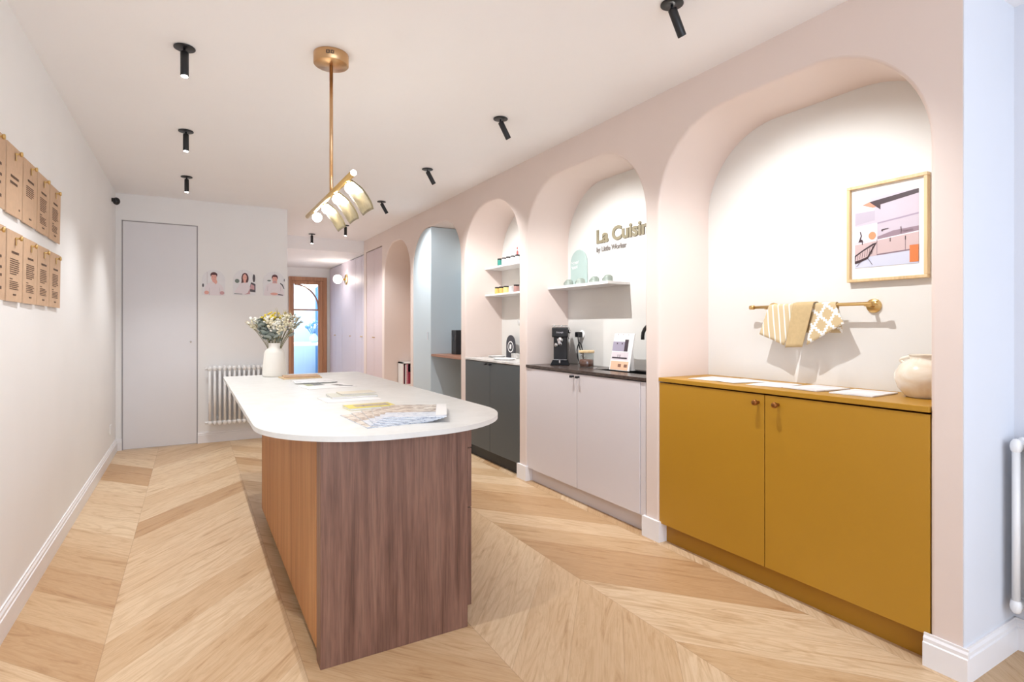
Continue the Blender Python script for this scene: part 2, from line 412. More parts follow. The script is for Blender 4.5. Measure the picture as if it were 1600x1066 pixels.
# glazed door at the end of the corridor
dr = thing('door_2', (1.897, 11.0, 0), None, None); dr['kind'] = 'structure'
MB().box(1.556, 1.60, 10.96, 11.06, 0, 2.07).box(2.165, 2.238, 10.96, 11.06, 0, 2.07).box(1.556, 2.238, 10.96, 11.06, 2.0705, 2.14).build('door_frame', M['doorwood'], dr)
MB().box(1.602, 1.645, 10.985, 11.03, .161, 2.004).box(2.082, 2.163, 10.985, 11.03, .161, 2.004).box(1.602, 2.163, 10.985, 11.03, 2.005, 2.068).box(1.602, 2.163, 10.985, 11.03, .02, .16).build('door_leaf', M['doorwood'], dr)
am = MB().box(1.645, 2.082, 10.99, 11.02, 1.508, 1.536)
pts = [(1.66+.43*math.sin(t*PI/2/16), 11.007, 1.54+.46*math.cos(t*PI/2/16)) for t in range(17)]
am.tube(pts, .015, 8).build('glazing_bar', M['doorwood'], dr)
bx('pane', M['glass'], (1.64, 2.09, 11.004, 11.01, .15, 2.01), dr)
# the bright room behind the glazed door
M['bluewall'] = paint('pale blue wall', lin(190, 214, 236), .6, .01); M['bluecol'] = paint('blue curtain wall', lin(70, 128, 178), .6, .03)
struct(bx('wall_back_room', M['bluewall'], (.3, 4.4, 14.6, 14.7, 0, 2.9)))
struct(bx('wall_back_room_left', M['bluewall'], (.2, .3, 11.12, 14.7, 0, 2.9)))
struct(bx('wall_back_room_right', M['bluewall'], (4.4, 4.5, 11.12, 14.7, 0, 2.9)))
struct(bx('floor', M['marble'], (.2, 4.5, 11.1, 14.7, -.08, 0)))
struct(bx('ceiling', M['ceil'], (.2, 4.5, 11.1, 14.7, 2.9, 3.0)))
struct(bx('trim_2', M['bluecol'], (2.70, 2.95, 14.35, 14.6, 0, 2.9)))

# ================================================================== THINGS
# ---- island: body and its white top
isl = thing('kitchen_island', (.67, 2.9, 0), 'walnut kitchen island body with slatted side under the white rounded top', 'kitchen island')
bx('end_panel', M['walnut'], (.388, .956, 2.01, 2.08, 0, .80), isl, .0015)
t = MB(); y = 2.081; n = 0
prof = [(.402, 2.081, 0)]
while y < 3.85:
    prof += [(.389, y+.0008, 0), (.386, y+.003, 0), (.386, y+.0105, 0), (.389, y+.0128, 0), (.391, y+.0134, 0)]; y += .0134
prof += [(.402, y, 0)]
t.prism([(a, b, .045) for a, b, _ in prof], (0, 0, .755)).build('slatted_side', M['tambour'], isl)
bx('carcass', M['walnut'], (.403, .985, 2.081, 3.85, .045, .80), isl)
bx('plinth', M['black'], (.43, .93, 2.1, 3.8, 0, .045), isl)
for i, (z0, z1) in enumerate([(.045, .449), (.453, .696), (.700, .797)]):
    bx('drawer', M['walnut'], (.986, 1.008, 2.083, 3.85, z0, z1), isl, .0015)
bx('far_support', M['walnut'], (.56, .95, 4.30, 4.36, 0, .80), isl, .0015)
def counter_outline(x0, x1, y0, y1, r, rb):
    p = []
    for k in range(25):
        th = PI+PI/2*k/24; p.append((x0+r+r*math.cos(th), y0+r+r*math.sin(th)))
    for k in range(25):
        th = 1.5*PI+PI/2*k/24; p.append((x1-r+r*math.cos(th), y0+r+r*math.sin(th)))
    for cx, cy, s in ((x1-rb, y1-rb, 0), (x0+rb, y1-rb, PI/2)):
        for k in range(7):
            th = s+PI/2*k/6; p.append((cx+rb*math.cos(th), cy+rb*math.sin(th)))
    return p
ol = counter_outline(.205, 1.222, 1.905, 4.77, .46, .03)
top = MB().prism([(x, y, .801) for x, y in ol], (0, 0, .019))
es = [e for e in top.b.edges if abs(e.verts[0].co.z-e.verts[1].co.z) < 1e-6 and len([f for f in e.link_faces if abs(f.normal.z) > .5]) >= 0 and (len(e.link_faces) == 2)]
bmesh.ops.bevel(top.b, geom=es, offset=.003, segments=2, affect='EDGES')
tag(top.build('island_top', M['quartz']), 'long white worktop with rounded near corners on the walnut island', 'worktop')

# ---- base cabinets in the alcoves
def knob_black(y, z, par):
    MB().box(FX-.024, FX+.002, y-.006, y+.006, z-.006, z+.006, .002).box(FX-.03, FX-.02, y-.016, y+.008, z-.008, z+.008, .002).build('knob', M['black'], par)
def cabinet(a0, a1, split, m, pm, label, ztop, fill, knobs):
    c = thing('base_cabinet', ((FX+NX)/2, (a0+a1)/2, 0), label, 'cabinet', None)
    g = .002
    MB().box(FX+.026, NX-.003, a0+.003, a1-.003, .1, ztop-.012 if m != M['greige'] else .765).build('carcass', m, c)
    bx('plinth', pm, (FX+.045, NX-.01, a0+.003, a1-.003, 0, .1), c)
    f0, f1 = fill
    if f0 > 0: bx('filler_panel', m, (FX+.006, FX+.026, a0+.002, a0+f0-g, .105, ztop), c)
    if f1 > 0: bx('filler_panel', m, (FX+.006, FX+.026, a1-f1+g, a1-.002, .105, ztop), c)
    for (y0, y1, ky) in ((a0+f0+.002, split-g, knobs[0]), (split+g, a1-f1-.002, knobs[1])):
        dd = MB().box(FX+.002, FX+.022, y0, y1, .105, ztop, .0015).build('door', m, c)
        if m == M['mustard']:
            MB().lathe((FX+.002, ky, .853), [(.0, -.036), (.0115, -.036), (.013, -.032), (.013, -.022), (.007, -.018), (.007, 0)], 20, 'X').build('knob', M['bronze'], dd)
        else: knob_black(ky, .862 if m == M['greige'] else .872, dd)
    return c
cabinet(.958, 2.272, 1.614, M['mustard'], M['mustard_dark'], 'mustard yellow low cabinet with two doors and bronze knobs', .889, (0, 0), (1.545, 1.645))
cabinet(2.38, 3.692, 3.037, M['greige'], M['greige'], 'pale mauve two-door cabinet with black knobs under the coffee machine', .880, (.046, .072), (3.012, 3.075))
cabinet(3.802, 4.808, 4.307, M['slate'], M['slate_plinth'], 'dark slate grey two-door cabinet left of the pale mauve one', .888, (0, 0), (4.28, 4.36))
tag(bx('worktop', M['mustard'], (FX-.004, NX-.001, .959, 2.271, .896, .918), bev=.002), 'mustard yellow worktop under the round jug and the sample sheets', 'worktop')
# dark stone worktop with sink cut-out
m = MB(); sx0, sx1, sy0, sy1 = 2.415, 2.60, 2.44, 3.03
m.box(FX-.004, sx0, 2.381, 3.691, .886, .906).box(sx1, NX-.001, 2.381, 3.691, .886, .906).box(sx0, sx1, 2.381, sy0, .886, .906).box(sx0, sx1, sy1, 3.691, .886, .906)
tag(m.build('worktop', M['darkstone']), 'dark brown stone worktop with a sink cut into it', 'worktop')
m = MB().box(sx0, sx0+.008, sy0, sy1, .78, .904).box(sx1-.008, sx1, sy0, sy1, .78, .904).box(sx0, sx1, sy0, sy0+.008, .78, .904).box(sx0, sx1, sy1-.008, sy1, .78, .904).box(sx0, sx1, sy0, sy1, .772, .78)
tag(m.build('sink', M['black']), 'black rectangular sink sunk in the dark stone worktop', 'sink')
m = MB().lathe((2.63, 2.52, .906), [(.024, 0), (.024, .02), (.014, .03), (0, .03)], 20)
pts = [(2.63, 2.52, .92), (2.63, 2.52, 1.14)]+[(2.63-.065*(1-math.cos(a))*.9, 2.52+.075*(1-math.cos(a)), 1.14+.09*math.sin(a)) for a in [PI*k/12 for k in range(1, 13)]]
pts += [(2.513, 2.67, 1.118)]
m.tube(pts, .012, 12).tube([(2.63, 2.52, .96), (2.60, 2.49, .975)], .006, 8)
tag(m.build('tap', M['black'], origin=(2.63, 2.52, .906)), 'black gooseneck tap behind the sink', 'tap')
tag(bx('worktop', M['marble'], (FX-.003, NX-.001, 3.803, 4.807, .892, .910), bev=.002), 'thin pale marble worktop on the slate grey cabinet', 'worktop')

# ---- wall shelves
tag(bx('wall_shelf', M['white'], (2.46, NX-.001, 2.953, 3.69, 1.497, 1.517), bev=.002), 'white wall shelf carrying the upturned grey green cups', 'shelf')
tag(bx('wall_shelf', M['white'], (2.47, NX-.001, 3.804, 4.806, 1.755, 1.773), bev=.002), 'upper white shelf with the teal jar in the narrow alcove', 'shelf')
tag(bx('wall_shelf', M['white'], (2.47, NX-.001, 3.804, 4.806, 1.496, 1.512), bev=.002), 'lower white shelf with yellow jars in the narrow alcove', 'shelf')
# jars
def jar(y, z, m, label, lidm, h=.056, r=.022, grp=None, x=2.505):
    j = thing('jar', (x, y, z), label, 'jar', grp)
    MB().lathe((x, y, z), [(0, .001), (r*.92, .001), (r, .006), (r, h-.004), (r*.94, h), (0, h)], 20).build('jar_body', m, j)
    MB().lathe((x, y, z), [(0, h), (r*.98, h), (r*.98, h+.011), (r*.93, h+.013), (0, h+.013)], 20).build('lid', lidm, j)
    return j
M['teal'] = paint('teal jar', lin(60, 140, 125), .25, .1, 10, 0); M['amber'] = paint('amber yellow jar', lin(236, 196, 110), .25, .05, 10, 0)
M['lemon'] = paint('pale yellow jar', lin(244, 226, 150), .25, .05, 10, 0); M['rosy'] = paint('rosy brown jar', lin(186, 142, 134), .25, .05, 10, 0)
M['lid'] = paint('dark lid', lin(40, 34, 34), .4, 0, 5, 0); M['jarwhite'] = paint('white jar', lin(238, 240, 240), .25, .02, 10, 0)
G1 = 'jars on the upper shelf'; G2 = 'jars on the lower shelf'
jar(4.569, 1.773, M['teal'], 'teal jar with a black lid on the upper shelf', M['lid'], grp=G1)
for y, l in ((4.487, 'white jar with a black lid right beside the teal jar'), (4.405, 'white jar with a black lid second right of the teal jar'),
             (4.323, 'white jar with a black lid below the arched picture'), (4.238, 'white jar with a black lid at the right end of the upper shelf')):
    jar(y, 1.773, M['jarwhite'], l, M['lid'], grp=G1)
jar(4.62, 1.512, M['amber'], 'amber yellow jar at the left end of the lower shelf', M['lid'], h=.052, grp=G2)
jar(4.538, 1.512, M['amber'], 'amber yellow jar next to the pale yellow jar', M['lid'], h=.052, grp=G2)
jar(4.445, 1.512, M['lemon'], 'pale yellow jar on the lower shelf', M['lid'], h=.052, r=.027, grp=G2)
jar(4.355, 1.512, M['jarwhite'], 'all white jar between the pale yellow and brown jars', M['jarwhite'], h=.045, grp=G2)
jar(4.258, 1.512, M['rosy'], 'rosy brown jar at the right end of the lower shelf', M['lid'], h=.052, r=.027, grp=G2)
# arched prints helper (in the plane x = const)
def archpts(x, yc, z0, w, h, n=16):
    p = [(x, yc+w/2, z0), (x, yc-w/2, z0)]; r = w/2
    for k in range(n+1):
        th = PI*k/n; p.append((x, yc-r*math.cos(th), z0+h-r+r*math.sin(th)))
    return p
M['redfig'] = paint('red brown figure', lin(168, 84, 78), .6, 0, 4, 0); M['pinkfig'] = paint('pale rose ink', lin(226, 196, 196), .6, 0, 4, 0)
m = MB().prism(archpts(2.63, 4.42, 1.775, .20, .235), (.006, 0, 0))
m.mat(1)
for k in range(15):
    a, b = PI*k/15, PI*(k+1)/15
    m.prism([(2.6295, 4.42-.075*math.cos(a), 1.90+.075*math.sin(a)), (2.6295, 4.42-.075*math.cos(b), 1.90+.075*math.sin(b)), (2.6295, 4.42-.068*math.cos(b), 1.90+.068*math.sin(b)), (2.6295, 4.42-.068*math.cos(a), 1.90+.068*math.sin(a))], (-.0006, 0, 0))
m.box(2.6288, 2.6296, 4.345, 4.352, 1.80, 1.90).box(2.6288, 2.6296, 4.488, 4.495, 1.80, 1.90)
m.mat(2).prism([(2.629, 4.475, 1.78), (2.629, 4.44, 1.78), (2.629, 4.435, 1.90), (2.629, 4.455, 1.92), (2.629, 4.47, 1.90)], (-.0008, 0, 0)).ball((2.629, 4.455, 1.935), .012, (.05, 1, 1))
tag(m.build('arched_picture', [M['paper'], M['pinkfig'], M['redfig']]), 'white arched picture with a reddish figure behind the jars', 'picture')
# dark arched sign on marble top
sg = thing('arched_sign', (2.60, 4.52, .911), 'dark grey arched stand-up sign with a white ring emblem', 'sign')
M['signdark'] = paint('dark slate card', lin(58, 60, 68), .45, .02, 4, 0)
MB().prism(archpts(2.597, 4.525, .911, .165, .212), (.006, 0, 0)).build('sign_board', M['signdark'], sg)
e = MB()
def ring(mb, x, yc, zc, r0, r1, n=28, t=-.0012):
    for k in range(n):
        a, b = 2*PI*k/n, 2*PI*(k+1)/n
        mb.prism([(x, yc+r0*math.cos(a), zc+r0*math.sin(a)), (x, yc+r1*math.cos(a), zc+r1*math.sin(a)), (x, yc+r1*math.cos(b), zc+r1*math.sin(b)), (x, yc+r0*math.cos(b), zc+r0*math.sin(b))], (t, 0, 0))
ring(e, 2.5968, 4.525, 1.013, .044, .053)
e.prism([(2.5968, 4.548, .998), (2.5968, 4.538, 1.038), (2.5968, 4.508, 1.034), (2.5968, 4.512, .998), (2.5968, 4.53, .990)], (-.0012, 0, 0))
e.build('ring_emblem', M['white'], sg)
M['greyband'] = paint('grey edge', lin(120, 124, 128), .5, 0, 4, 0)
# round wall switch, trays
m = MB(); ring(m, 2.659, 4.46, 1.245, .022, .032, t=-.006); m.mat(1).lathe((2.659, 4.46, 1.245), [(0, -.004), (.022, -.004), (.022, 0)], 20, 'X')
tag(m.build('wall_switch', [M['marble'], M['white']]), 'small round white switch on the alcove wall above the dark sign', 'switch')
def tray(x, y, rx, ry, label):
    m = MB().lathe((0, 0, 0), [(0, 0), (.8, 0), (1, .010), (.97, .012), (.80, .004), (0, .004)], 36)
    for v in m.b.verts: v.co = Vector((x+v.co.x*rx, y+v.co.y*ry, .911+v.co.z))
    return tag(m.build('tray', M['white'], origin=(x, y, .911)), label, 'tray')
tray(2.545, 4.70, .085, .085, 'round white tray on the marble top left of the dark sign')
tray(2.40, 4.30, .085, .15, 'oval white tray on the marble top in front of the dark sign')
m = MB()
for k in range(3): m.box(2.55, 2.61, 4.33+k*.036, 4.36+k*.036, .911, .948+.004*k, .002)
tag(m.build('sample_holder', M['marble']), 'small grey holder on the marble top beside the dark sign', 'holder')

# ---- cups on the shelf
cup = None
M['cup'] = paint('grey green stoneware', lin(140, 150, 140), .4, .06, 20, .03)
for y, l in ((3.522, 'upturned grey green cup leftmost on the white shelf'), (3.37, 'upturned grey green cup in front of the teal arch, second from left'),
             (3.20, 'upturned grey green cup third from left on the white shelf'), (3.05, 'upturned grey green cup on a saucer at the right end')):
    x = 2.545
    y = y
    if cup is None:
        c = thing('cup', (x, y, 1.518), l, 'cup', 'cups on the white shelf')
        MB().lathe((x, y, 1.518), [(.050, 0), (.050, .004), (.044, .006), (.043, .03), (.038, .045), (.026, .053), (.024, .056), (0, .056)], 28).build('cup_bowl', M['cup'], c)
        MB().tube([(x-.02, y+.035+.02*math.sin(PI*k/8), 1.522+.034*k/8) for k in range(9)], .0045, 8).build('handle', M['cup'], c)
        cup = c; c.scale = (.78, .78, .9)
    else: copy_tree(cup, (x, y, 1.518), l)
# teal arched sign with white script
sg = thing('arched_sign', (2.65, 3.535, 1.518), 'pale teal arched sign with white script behind the cups', 'sign')
M['paleteal'] = paint('pale teal card', lin(172, 192, 187), .4, .02, 4, 0)
MB().prism(archpts(2.648, 3.535, 1.518, .212, .292), (.008, 0, 0)).build('sign_board', M['paleteal'], sg)
sc = MB()
for (z, y0, y1) in ((1.708, 3.62, 3.53), (1.672, 3.62, 3.545)):
    P = []
    for k in range(60):
        u = k/59; P.append((2.6472, y0+(y1-y0)*u+.004*math.sin(u*40), z+.009*math.sin(u*34)+.006*u+.004*math.sin(u*71)))
    sc.tube(P, .0016, 5)
sc.build('script_text', M['white'], sg)
# wall lettering
o = text_mesh('wall_lettering', 'La Cuisine', .136, M['goldtext'], on_right_wall(2.656, 3.322, 1.834), extrude=.005, offset=.0045, space=1.0, width=.632)
tag(o, 'large gold letters reading La Cuisine on the alcove wall', 'lettering')
o = text_mesh('wall_lettering', 'by Little Worker', .052, M['greytext'], on_right_wall(2.657, 3.320, 1.766), extrude=.0025, offset=.0012, width=.335)
tag(o, 'small grey letters reading by Little Worker below the gold ones', 'lettering')

# ---- espresso machine
em = thing('espresso_machine', (2.50, 3.565, .907), 'slim black espresso machine with chrome details on the dark stone worktop', 'coffee machine')
X0, Y0 = 2.40, 3.565
MB().box(X0+.05, X0+.21, Y0-.068, Y0+.068, .915, 1.17, .006).build('body', M['blackplastic'], em)
MB().box(X0-.005, X0+.21, Y0-.080, Y0+.080, 1.120, 1.196, .008).build('head', M['blackplastic'], em)
MB().box(X0-.012, X0-.005, Y0-.074, Y0+.074, 1.126, 1.190, .003).build('front_plate', M['black'], em)
text_mesh('badge', 'DeLonghi', .017, M['chrome'], on_right_wall(X0-.0125, Y0+.034, 1.153), em, extrude=.0006, width=.066)
m = MB().box(X0+.0, X0+.20, Y0-.076, Y0+.076, 1.197, 1.203, .002)
for k in range(4): m.tube([(X0+.02, Y0-.055+k*.037, 1.203), (X0+.02, Y0-.055+k*.037, 1.214)], .010, 12)
m.tube([(X0, Y0-.078, 1.208), (X0, Y0+.078, 1.208)], .003, 6)
m.build('cup_rail', M['chrome'], em)
m = MB().prism([(X0-.035, Y0-.092, .908), (X0+.08, Y0-.092, .908), (X0+.08, Y0+.092, .908), (X0-.035, Y0+.092, .908)], (0, 0, .004))
m.prism([(X0-.035, Y0-.090, .912), (X0-.035, Y0+.090, .912), (X0-.01, Y0+.072, .945), (X0-.01, Y0-.072, .945)], (.09, 0, 0))
m.build('drip_tray', paint('satin black plastic', lin(20, 20, 24), .7, .03, 5, 0, spec=.12), em)
MB().box(X0-.008, X0+.05, Y0-.068, Y0+.068, .9455, .950, .001).box(X0-.034, X0-.02, Y0-.006, Y0+.006, .925, .945).build('drip_grate', M['chrome'], em)
MB().lathe((X0+.02, Y0, 1.085), [(0, 0), (.026, 0), (.031, .012), (.031, .034), (.0, .034)], 24).build('brew_group', M['chrome'], em)
m = MB().tube([(X0+.02, Y0, 1.085), (X0+.02, Y0+.010, 1.060)], .008, 10).tube([(X0+.02, Y0-.004, 1.085), (X0+.02, Y0-.012, 1.060)], .008, 10)
m.tube([(X0-.01, Y0, 1.095), (X0-.11, Y0-.002, 1.085)], [.009, .012], 12)
m.ball((X0-.02, Y0+.035, 1.062), .017)
m.build('portafilter', M['chrome'], em)
MB().tube([(X0+.05, Y0-.078, 1.12), (X0+.05, Y0-.092, 1.10), (X0+.045, Y0-.094, 1.0)], .005, 8).ball((X0+.05, Y0-.09, 1.165), .016).build('steam_wand', M['chrome'], em)
em.rotation_euler = (0, 0, math.radians(50)); em.scale = (.85, .78, 1)
# socket, cable
tag(MB().lathe((NX-.001, 3.50, 1.14), [(0, -.012), (.030, -.012), (.034, 0)], 24, 'X').build('wall_socket', M['white']), 'round white socket behind the espresso machine', 'socket')
pts = [(2.645, 3.50, 1.14), (2.60, 3.475, 1.13), (2.59, 3.45, 1.06), (2.60, 3.425, .98), (2.60, 3.40, .93), (2.59, 3.43, .917), (2.58, 3.45, .96), (2.58, 3.46, 1.03), (2.59, 3.44, 1.08), (2.60, 3.42, 1.02), (2.60, 3.41, .96), (2.58, 3.44, .918)]
def smooth_pts(p, n=6):
    p = [Vector(q) for q in p]; out = []
    for i in range(len(p)-1):
        a, b, c, d_ = p[max(i-1, 0)], p[i], p[i+1], p[min(i+2, len(p)-1)]
        for k in range(n):
            t = k/n; out.append(.5*((2*b)+(c-a)*t+(2*a-5*b+4*c-d_)*t*t+(3*b-a-3*c+d_)*t**3))
    return out+[p[-1]]
m = MB().tube(smooth_pts(pts), .0045, 8); m.box(2.60, 2.648, 3.48, 3.52, 1.12, 1.16, .006)
tag(m.build('power_cable', M['black']), 'black looped power cable between the espresso machine and the glass jar', 'cable')
# glass jar of coffee
jr = thing('storage_jar', (2.50, 3.24, .907), 'glass jar of coffee beans with a wooden lid on the stone worktop', 'jar')
MB().lathe((2.50, 3.24, .907), [(0, 0), (.053, 0), (.055, .005), (.055, .103), (.052, .103), (.052, .004), (0, .004)], 32).build('glass_body', M['jarglass'], jr)
M['beans'] = printm('coffee beans', 1, [lin(70, 34, 20), lin(130, 70, 42), lin(96, 50, 30)], 90)
MB().lathe((2.50, 3.24, .912), [(0, 0), (.0505, 0), (.0505, .048), (.04, .052), (0, .050)], 28).build('coffee_beans', M['beans'], jr)
MB().lathe((2.50, 3.24, 1.011), [(0, 0), (.057, 0), (.058, .003), (.058, .015), (.056, .018), (0, .018)], 32).build('lid', M['oakframe'], jr)
m = MB().lathe((2.46, 3.09, .907), [(0, 0), (.016, 0), (.015, .006), (0, .009)], 16)
tag(m.build('drain_button', M['chrome']), 'small metal button set in the dark stone worktop beside the sink', 'button')
# printed leaflet card standing by the sink
bc = thing('display_board', (2.50, 2.87, .907), 'white stand-up board printed with interior pictures beside the sink', 'display board')
lean = .045
def brd(x, y, z): return (x+lean*(z-.907)/.245, y, z)
MB().prism([brd(2.49, 2.975, .907), brd(2.49, 2.775, .907), brd(2.49, 2.768, 1.155), brd(2.49, 2.965, 1.155)], (.006, 0, 0)).build('board', M['paper'], bc)
pm = MB()
def pr(mi, y0, y1, z0, z1, e=.0008):
    pm.mat(mi).prism([brd(2.49, y0, z0), brd(2.49, y1, z0), brd(2.49, y1, z1), brd(2.49, y0, z1)], (-e, 0, 0))
pr(0, 2.968, 2.85, 1.035, 1.10); pr(1, 2.85, 2.815, 1.035, 1.115); pr(2, 2.968, 2.80, .977, 1.03); pr(3, 2.965, 2.79, .910, .968)
pr(1, 2.96, 2.81, .985, .995, .0012); pr(1, 2.905, 2.90, .995, 1.012, .0012); pr(1, 2.885, 2.88, .995, 1.012, .0012)
pr(4, 2.89, 2.86, .93, .95, .0012); pr(4, 2.83, 2.80, .93, .95, .0012)
for yy in (2.93, 2.88, 2.825): pr(1, yy, yy-.010, 1.082, 1.092, .0012); pr(4, yy, yy-.006, 1.146, 1.150, .0012)
PM = [paint('print mauve', lin(168, 160, 178), .5, .03), paint('print dark', lin(70, 58, 66), .5, .05), paint('print pale', lin(226, 214, 218), .5, .03), paint('print peach', lin(238, 196, 164), .5, .04), paint('print brown', lin(140, 100, 84), .5, .05)]
pm.build('printed_pictures', PM, bc)
MB().prism([(2.535, 2.80, .907), (2.57, 2.80, .907), (2.535, 2.80, 1.10)], (0, .1, 0)).build('back_stand', M['paper'], bc)

# ---- mustard alcove: picture, towel rail, tea towels, sheets, jug
fr_ = thing('framed_picture', (2.645, 1.295, 1.40), 'oak framed print of a kitchen on the mustard alcove wall', 'picture')
fy0, fy1, fz0, fz1 = 1.125, 1.452, 1.405, 1.845; fw = .014
m = MB().box(2.632, 2.659, fy0, fy1, fz0, fz0+fw, .002).box(2.632, 2.659, fy0, fy1, fz1-fw, fz1, .002).box(2.632, 2.659, fy0, fy0+fw, fz0+fw, fz1-fw, .002).box(2.632, 2.659, fy1-fw, fy1, fz0+fw, fz1-fw, .002)
m.build('picture_frame', M['oakframe'], fr_)
bx('mount_board', M['paper'], (2.648, 2.658, fy0+fw, fy1-fw, fz0+fw, fz1-fw), fr_)
# print (u: 0 left(larger y) to 1 right; v: 0 bottom to 1 top)
pm = MB(); py0, py1, pz0, pz1 = 1.422, 1.163, 1.470, 1.785
def P2(u, v, e): return (2.648-e, py0+(py1-py0)*u, pz0+(pz1-pz0)*v)
lay = [0]
def poly(mi, pts):
    lay[0] += 1; e = .0004+.00012*lay[0]
    pm.mat(mi).face([P2(u, v, e) for u, v in pts])
poly(0, [(0, 0), (1, 0), (1, 1), (0, 1)])                                   # wall light mauve
poly(1, [(0, .62), (.33, .66), (.33, .80), (0, .80)]); poly(2, [(0, .80), (.33, .80), (.25, 1), (0, 1)])
poly(3, [(.12, .90), (.24, .93), (.36, .85), (.30, .84)])                   # warm beam end
poly(4, [(.24, .93), (1, 1), (1, .94), (.42, .87), (.42, .80)])             # dark ceiling beam
poly(5, [(.36, .62), (1, .68), (1, .66), (.36, .60)])                       # shelf
poly(2, [(0, .36), (.37, .38), (.37, .62), (0, .60)])
poly(6, [(.37, .38), (1, .43), (1, .50), (.62, .48), (.37, .42)])           # backsplash
poly(7, [(0, .14), (1, .20), (1, .42), (0, .335)])                          # cabinets
poly(2, [(0, .335), (1, .42), (1, .435), (0, .35)])                         # top
poly(8, [(.36, .175), (1, .205), (1, .185), (.36, .155)])                   # plinth shade
poly(9, [(0, 0), (1, 0), (1, .185), (.36, .155), (0, .13)])                 # floor
for u in (.36, .80): poly(8, [(u, .18), (u+.008, .18), (u+.008, .39), (u, .38)])
for u in (.12, .57, .80): poly(4, [(u, .33), (u+.012, .33), (u+.012, .385), (u, .38)])
poly(10, [(.24+.06*math.cos(k*PI/8)+.05, .445+.055*math.sin(k*PI/8)) for k in range(16)])   # orange pot
poly(4, [(.06, .37), (.14, .37), (.13, .40), (.10, .41), (.12, .46), (.10, .52), (.085, .52), (.10, .46), (.08, .41), (.07, .39)])
poly(4, [(.44, .49), (.46, .49), (.46, .505), (.55, .515), (.55, .525), (.44, .515)])
poly(8, [(.73, .43), (.745, .43), (.745, .52), (.73, .52)]); poly(8, [(.76, .45), (.92, .45), (.92, .47), (.76, .47)])
poly(11, [(.87, .02), (1, .02), (1, .25), (.87, .25)])                      # orange stool
poly(4, [(0, .06), (.06, .07), (.22, .12), (.36, .34), (.30, .33), (.15, .26), (0, .18)])
poly(7, [(.01, .10), (.07, .11), (.21, .15), (.32, .31), (.15, .235), (.02, .165)])
for k in range(7):
    u = .04+k*.04; poly(4, [(u, .11+k*.012), (u+.007, .11+k*.012), (u+.02, .18+k*.02), (u+.013, .18+k*.02)])
poly(4, [(.22, .12), (.23, .12), (.30, .03), (.29, .03)]); poly(4, [(.10, .09), (.11, .09), (.04, .02), (.03, .02)])
pc = [(200, 188, 200), (186, 176, 190), (228, 222, 230), (208, 142, 116), (62, 44, 50), (168, 152, 172), (150, 128, 140), (204, 180, 180), (134, 112, 122), (204, 206, 224), (214, 150, 108), (214, 124, 70)]
pm.build('kitchen_print', [paint('print tone %s' % (c,), lin(*c), .4, .02, 8, 0) for c in pc], fr_, recalc=False)
tr = thing('towel_rail', (2.60, 1.6, 1.303), 'brass towel rail on two round wall mounts', 'towel rail')
RX = 2.585
m = MB().tube([(RX, 1.30, 1.303), (RX, 1.925, 1.303)], .008, 16).tube([(RX, 1.905, 1.303), (RX, 1.93, 1.303)], .011, 16).tube([(RX, 1.288, 1.303), (RX, 1.312, 1.303)], .011, 16)
m.build('rail', M['brass'], tr)
for y in (1.345, 1.84):
    MB().lathe((NX-.001, y, 1.295), [(0, -.010), (.030, -.010), (.032, -.006), (.032, 0)], 28, 'X').tube([(NX-.005, y, 1.295), (RX, y, 1.299)], .008, 12).build('wall_mount', M['brass'], tr)
def cloth(name, yt0, yt1, yb0, yb1, drop_l, drop_r, m, label, thick, wav, ph, back=.13, xo=0, y_sh=0):
    """cloth folded over the rail: across (y) x along the drop"""
    N, K = 22, 26; P = []
    for i in range(N+1):
        u = i/N; row = []
        dl = drop_l+(drop_r-drop_l)*u
        for j in range(K+1):
            t = j/K      # 0 back hem, .5 top, 1 front hem
            R = .011+thick
            if t < .42: q = 1-t/.42; x = RX+R; z = 1.303-q*back; f = q*.4
            elif t <= .58:
                a = PI*(t-.42)/.16; x = RX+R*math.cos(a); z = 1.303+R*math.sin(a); f = 0
            else: q = (t-.58)/.42; x = RX-R-.010*q; z = 1.303-q*dl; f = q
            y = (yt0+(yt1-yt0)*u)*(1-f)+(yb0+(yb1-yb0)*u)*f
            x -= (1+0)*wav*math.sin(u*9+ph)*f*(1 if t > .5 else .3)
            row.append((x-xo*(1 if t > .5 else -.3), y, z))
        P.append(row)
    o = MB().grid(P).build(name, m, origin=(RX, (yt0+yt1)/2, 1.303))
    md = o.modifiers.new('thickness', 'SOLIDIFY'); md.thickness = .0022; md.offset = 0
    return tag(o, label, 'tea towel', 'tea towels on the brass rail')
def stripe_mat():
    m = NT('beige cloth with white stripes'); sep = m.new('ShaderNodeSeparateXYZ'); m.link(m.coords(), sep.inputs[0])
    s = m.math('MODULO', m.math('ADD', m.math('SUBTRACT', sep.outputs[1], m.math('MULTIPLY', sep.outputs[2], .12)), 1.0), .030)
    w_ = m.math('LESS_THAN', s, .0065)
    m.link(m.mix(w_, lin(208, 186, 148), lin(246, 242, 232)), m.p.inputs['Base Color']); m.p.inputs['Roughness'].default_value = .9
    m.bump(m.noise(m.coords(), 500, 2), .3, .001); return m.m
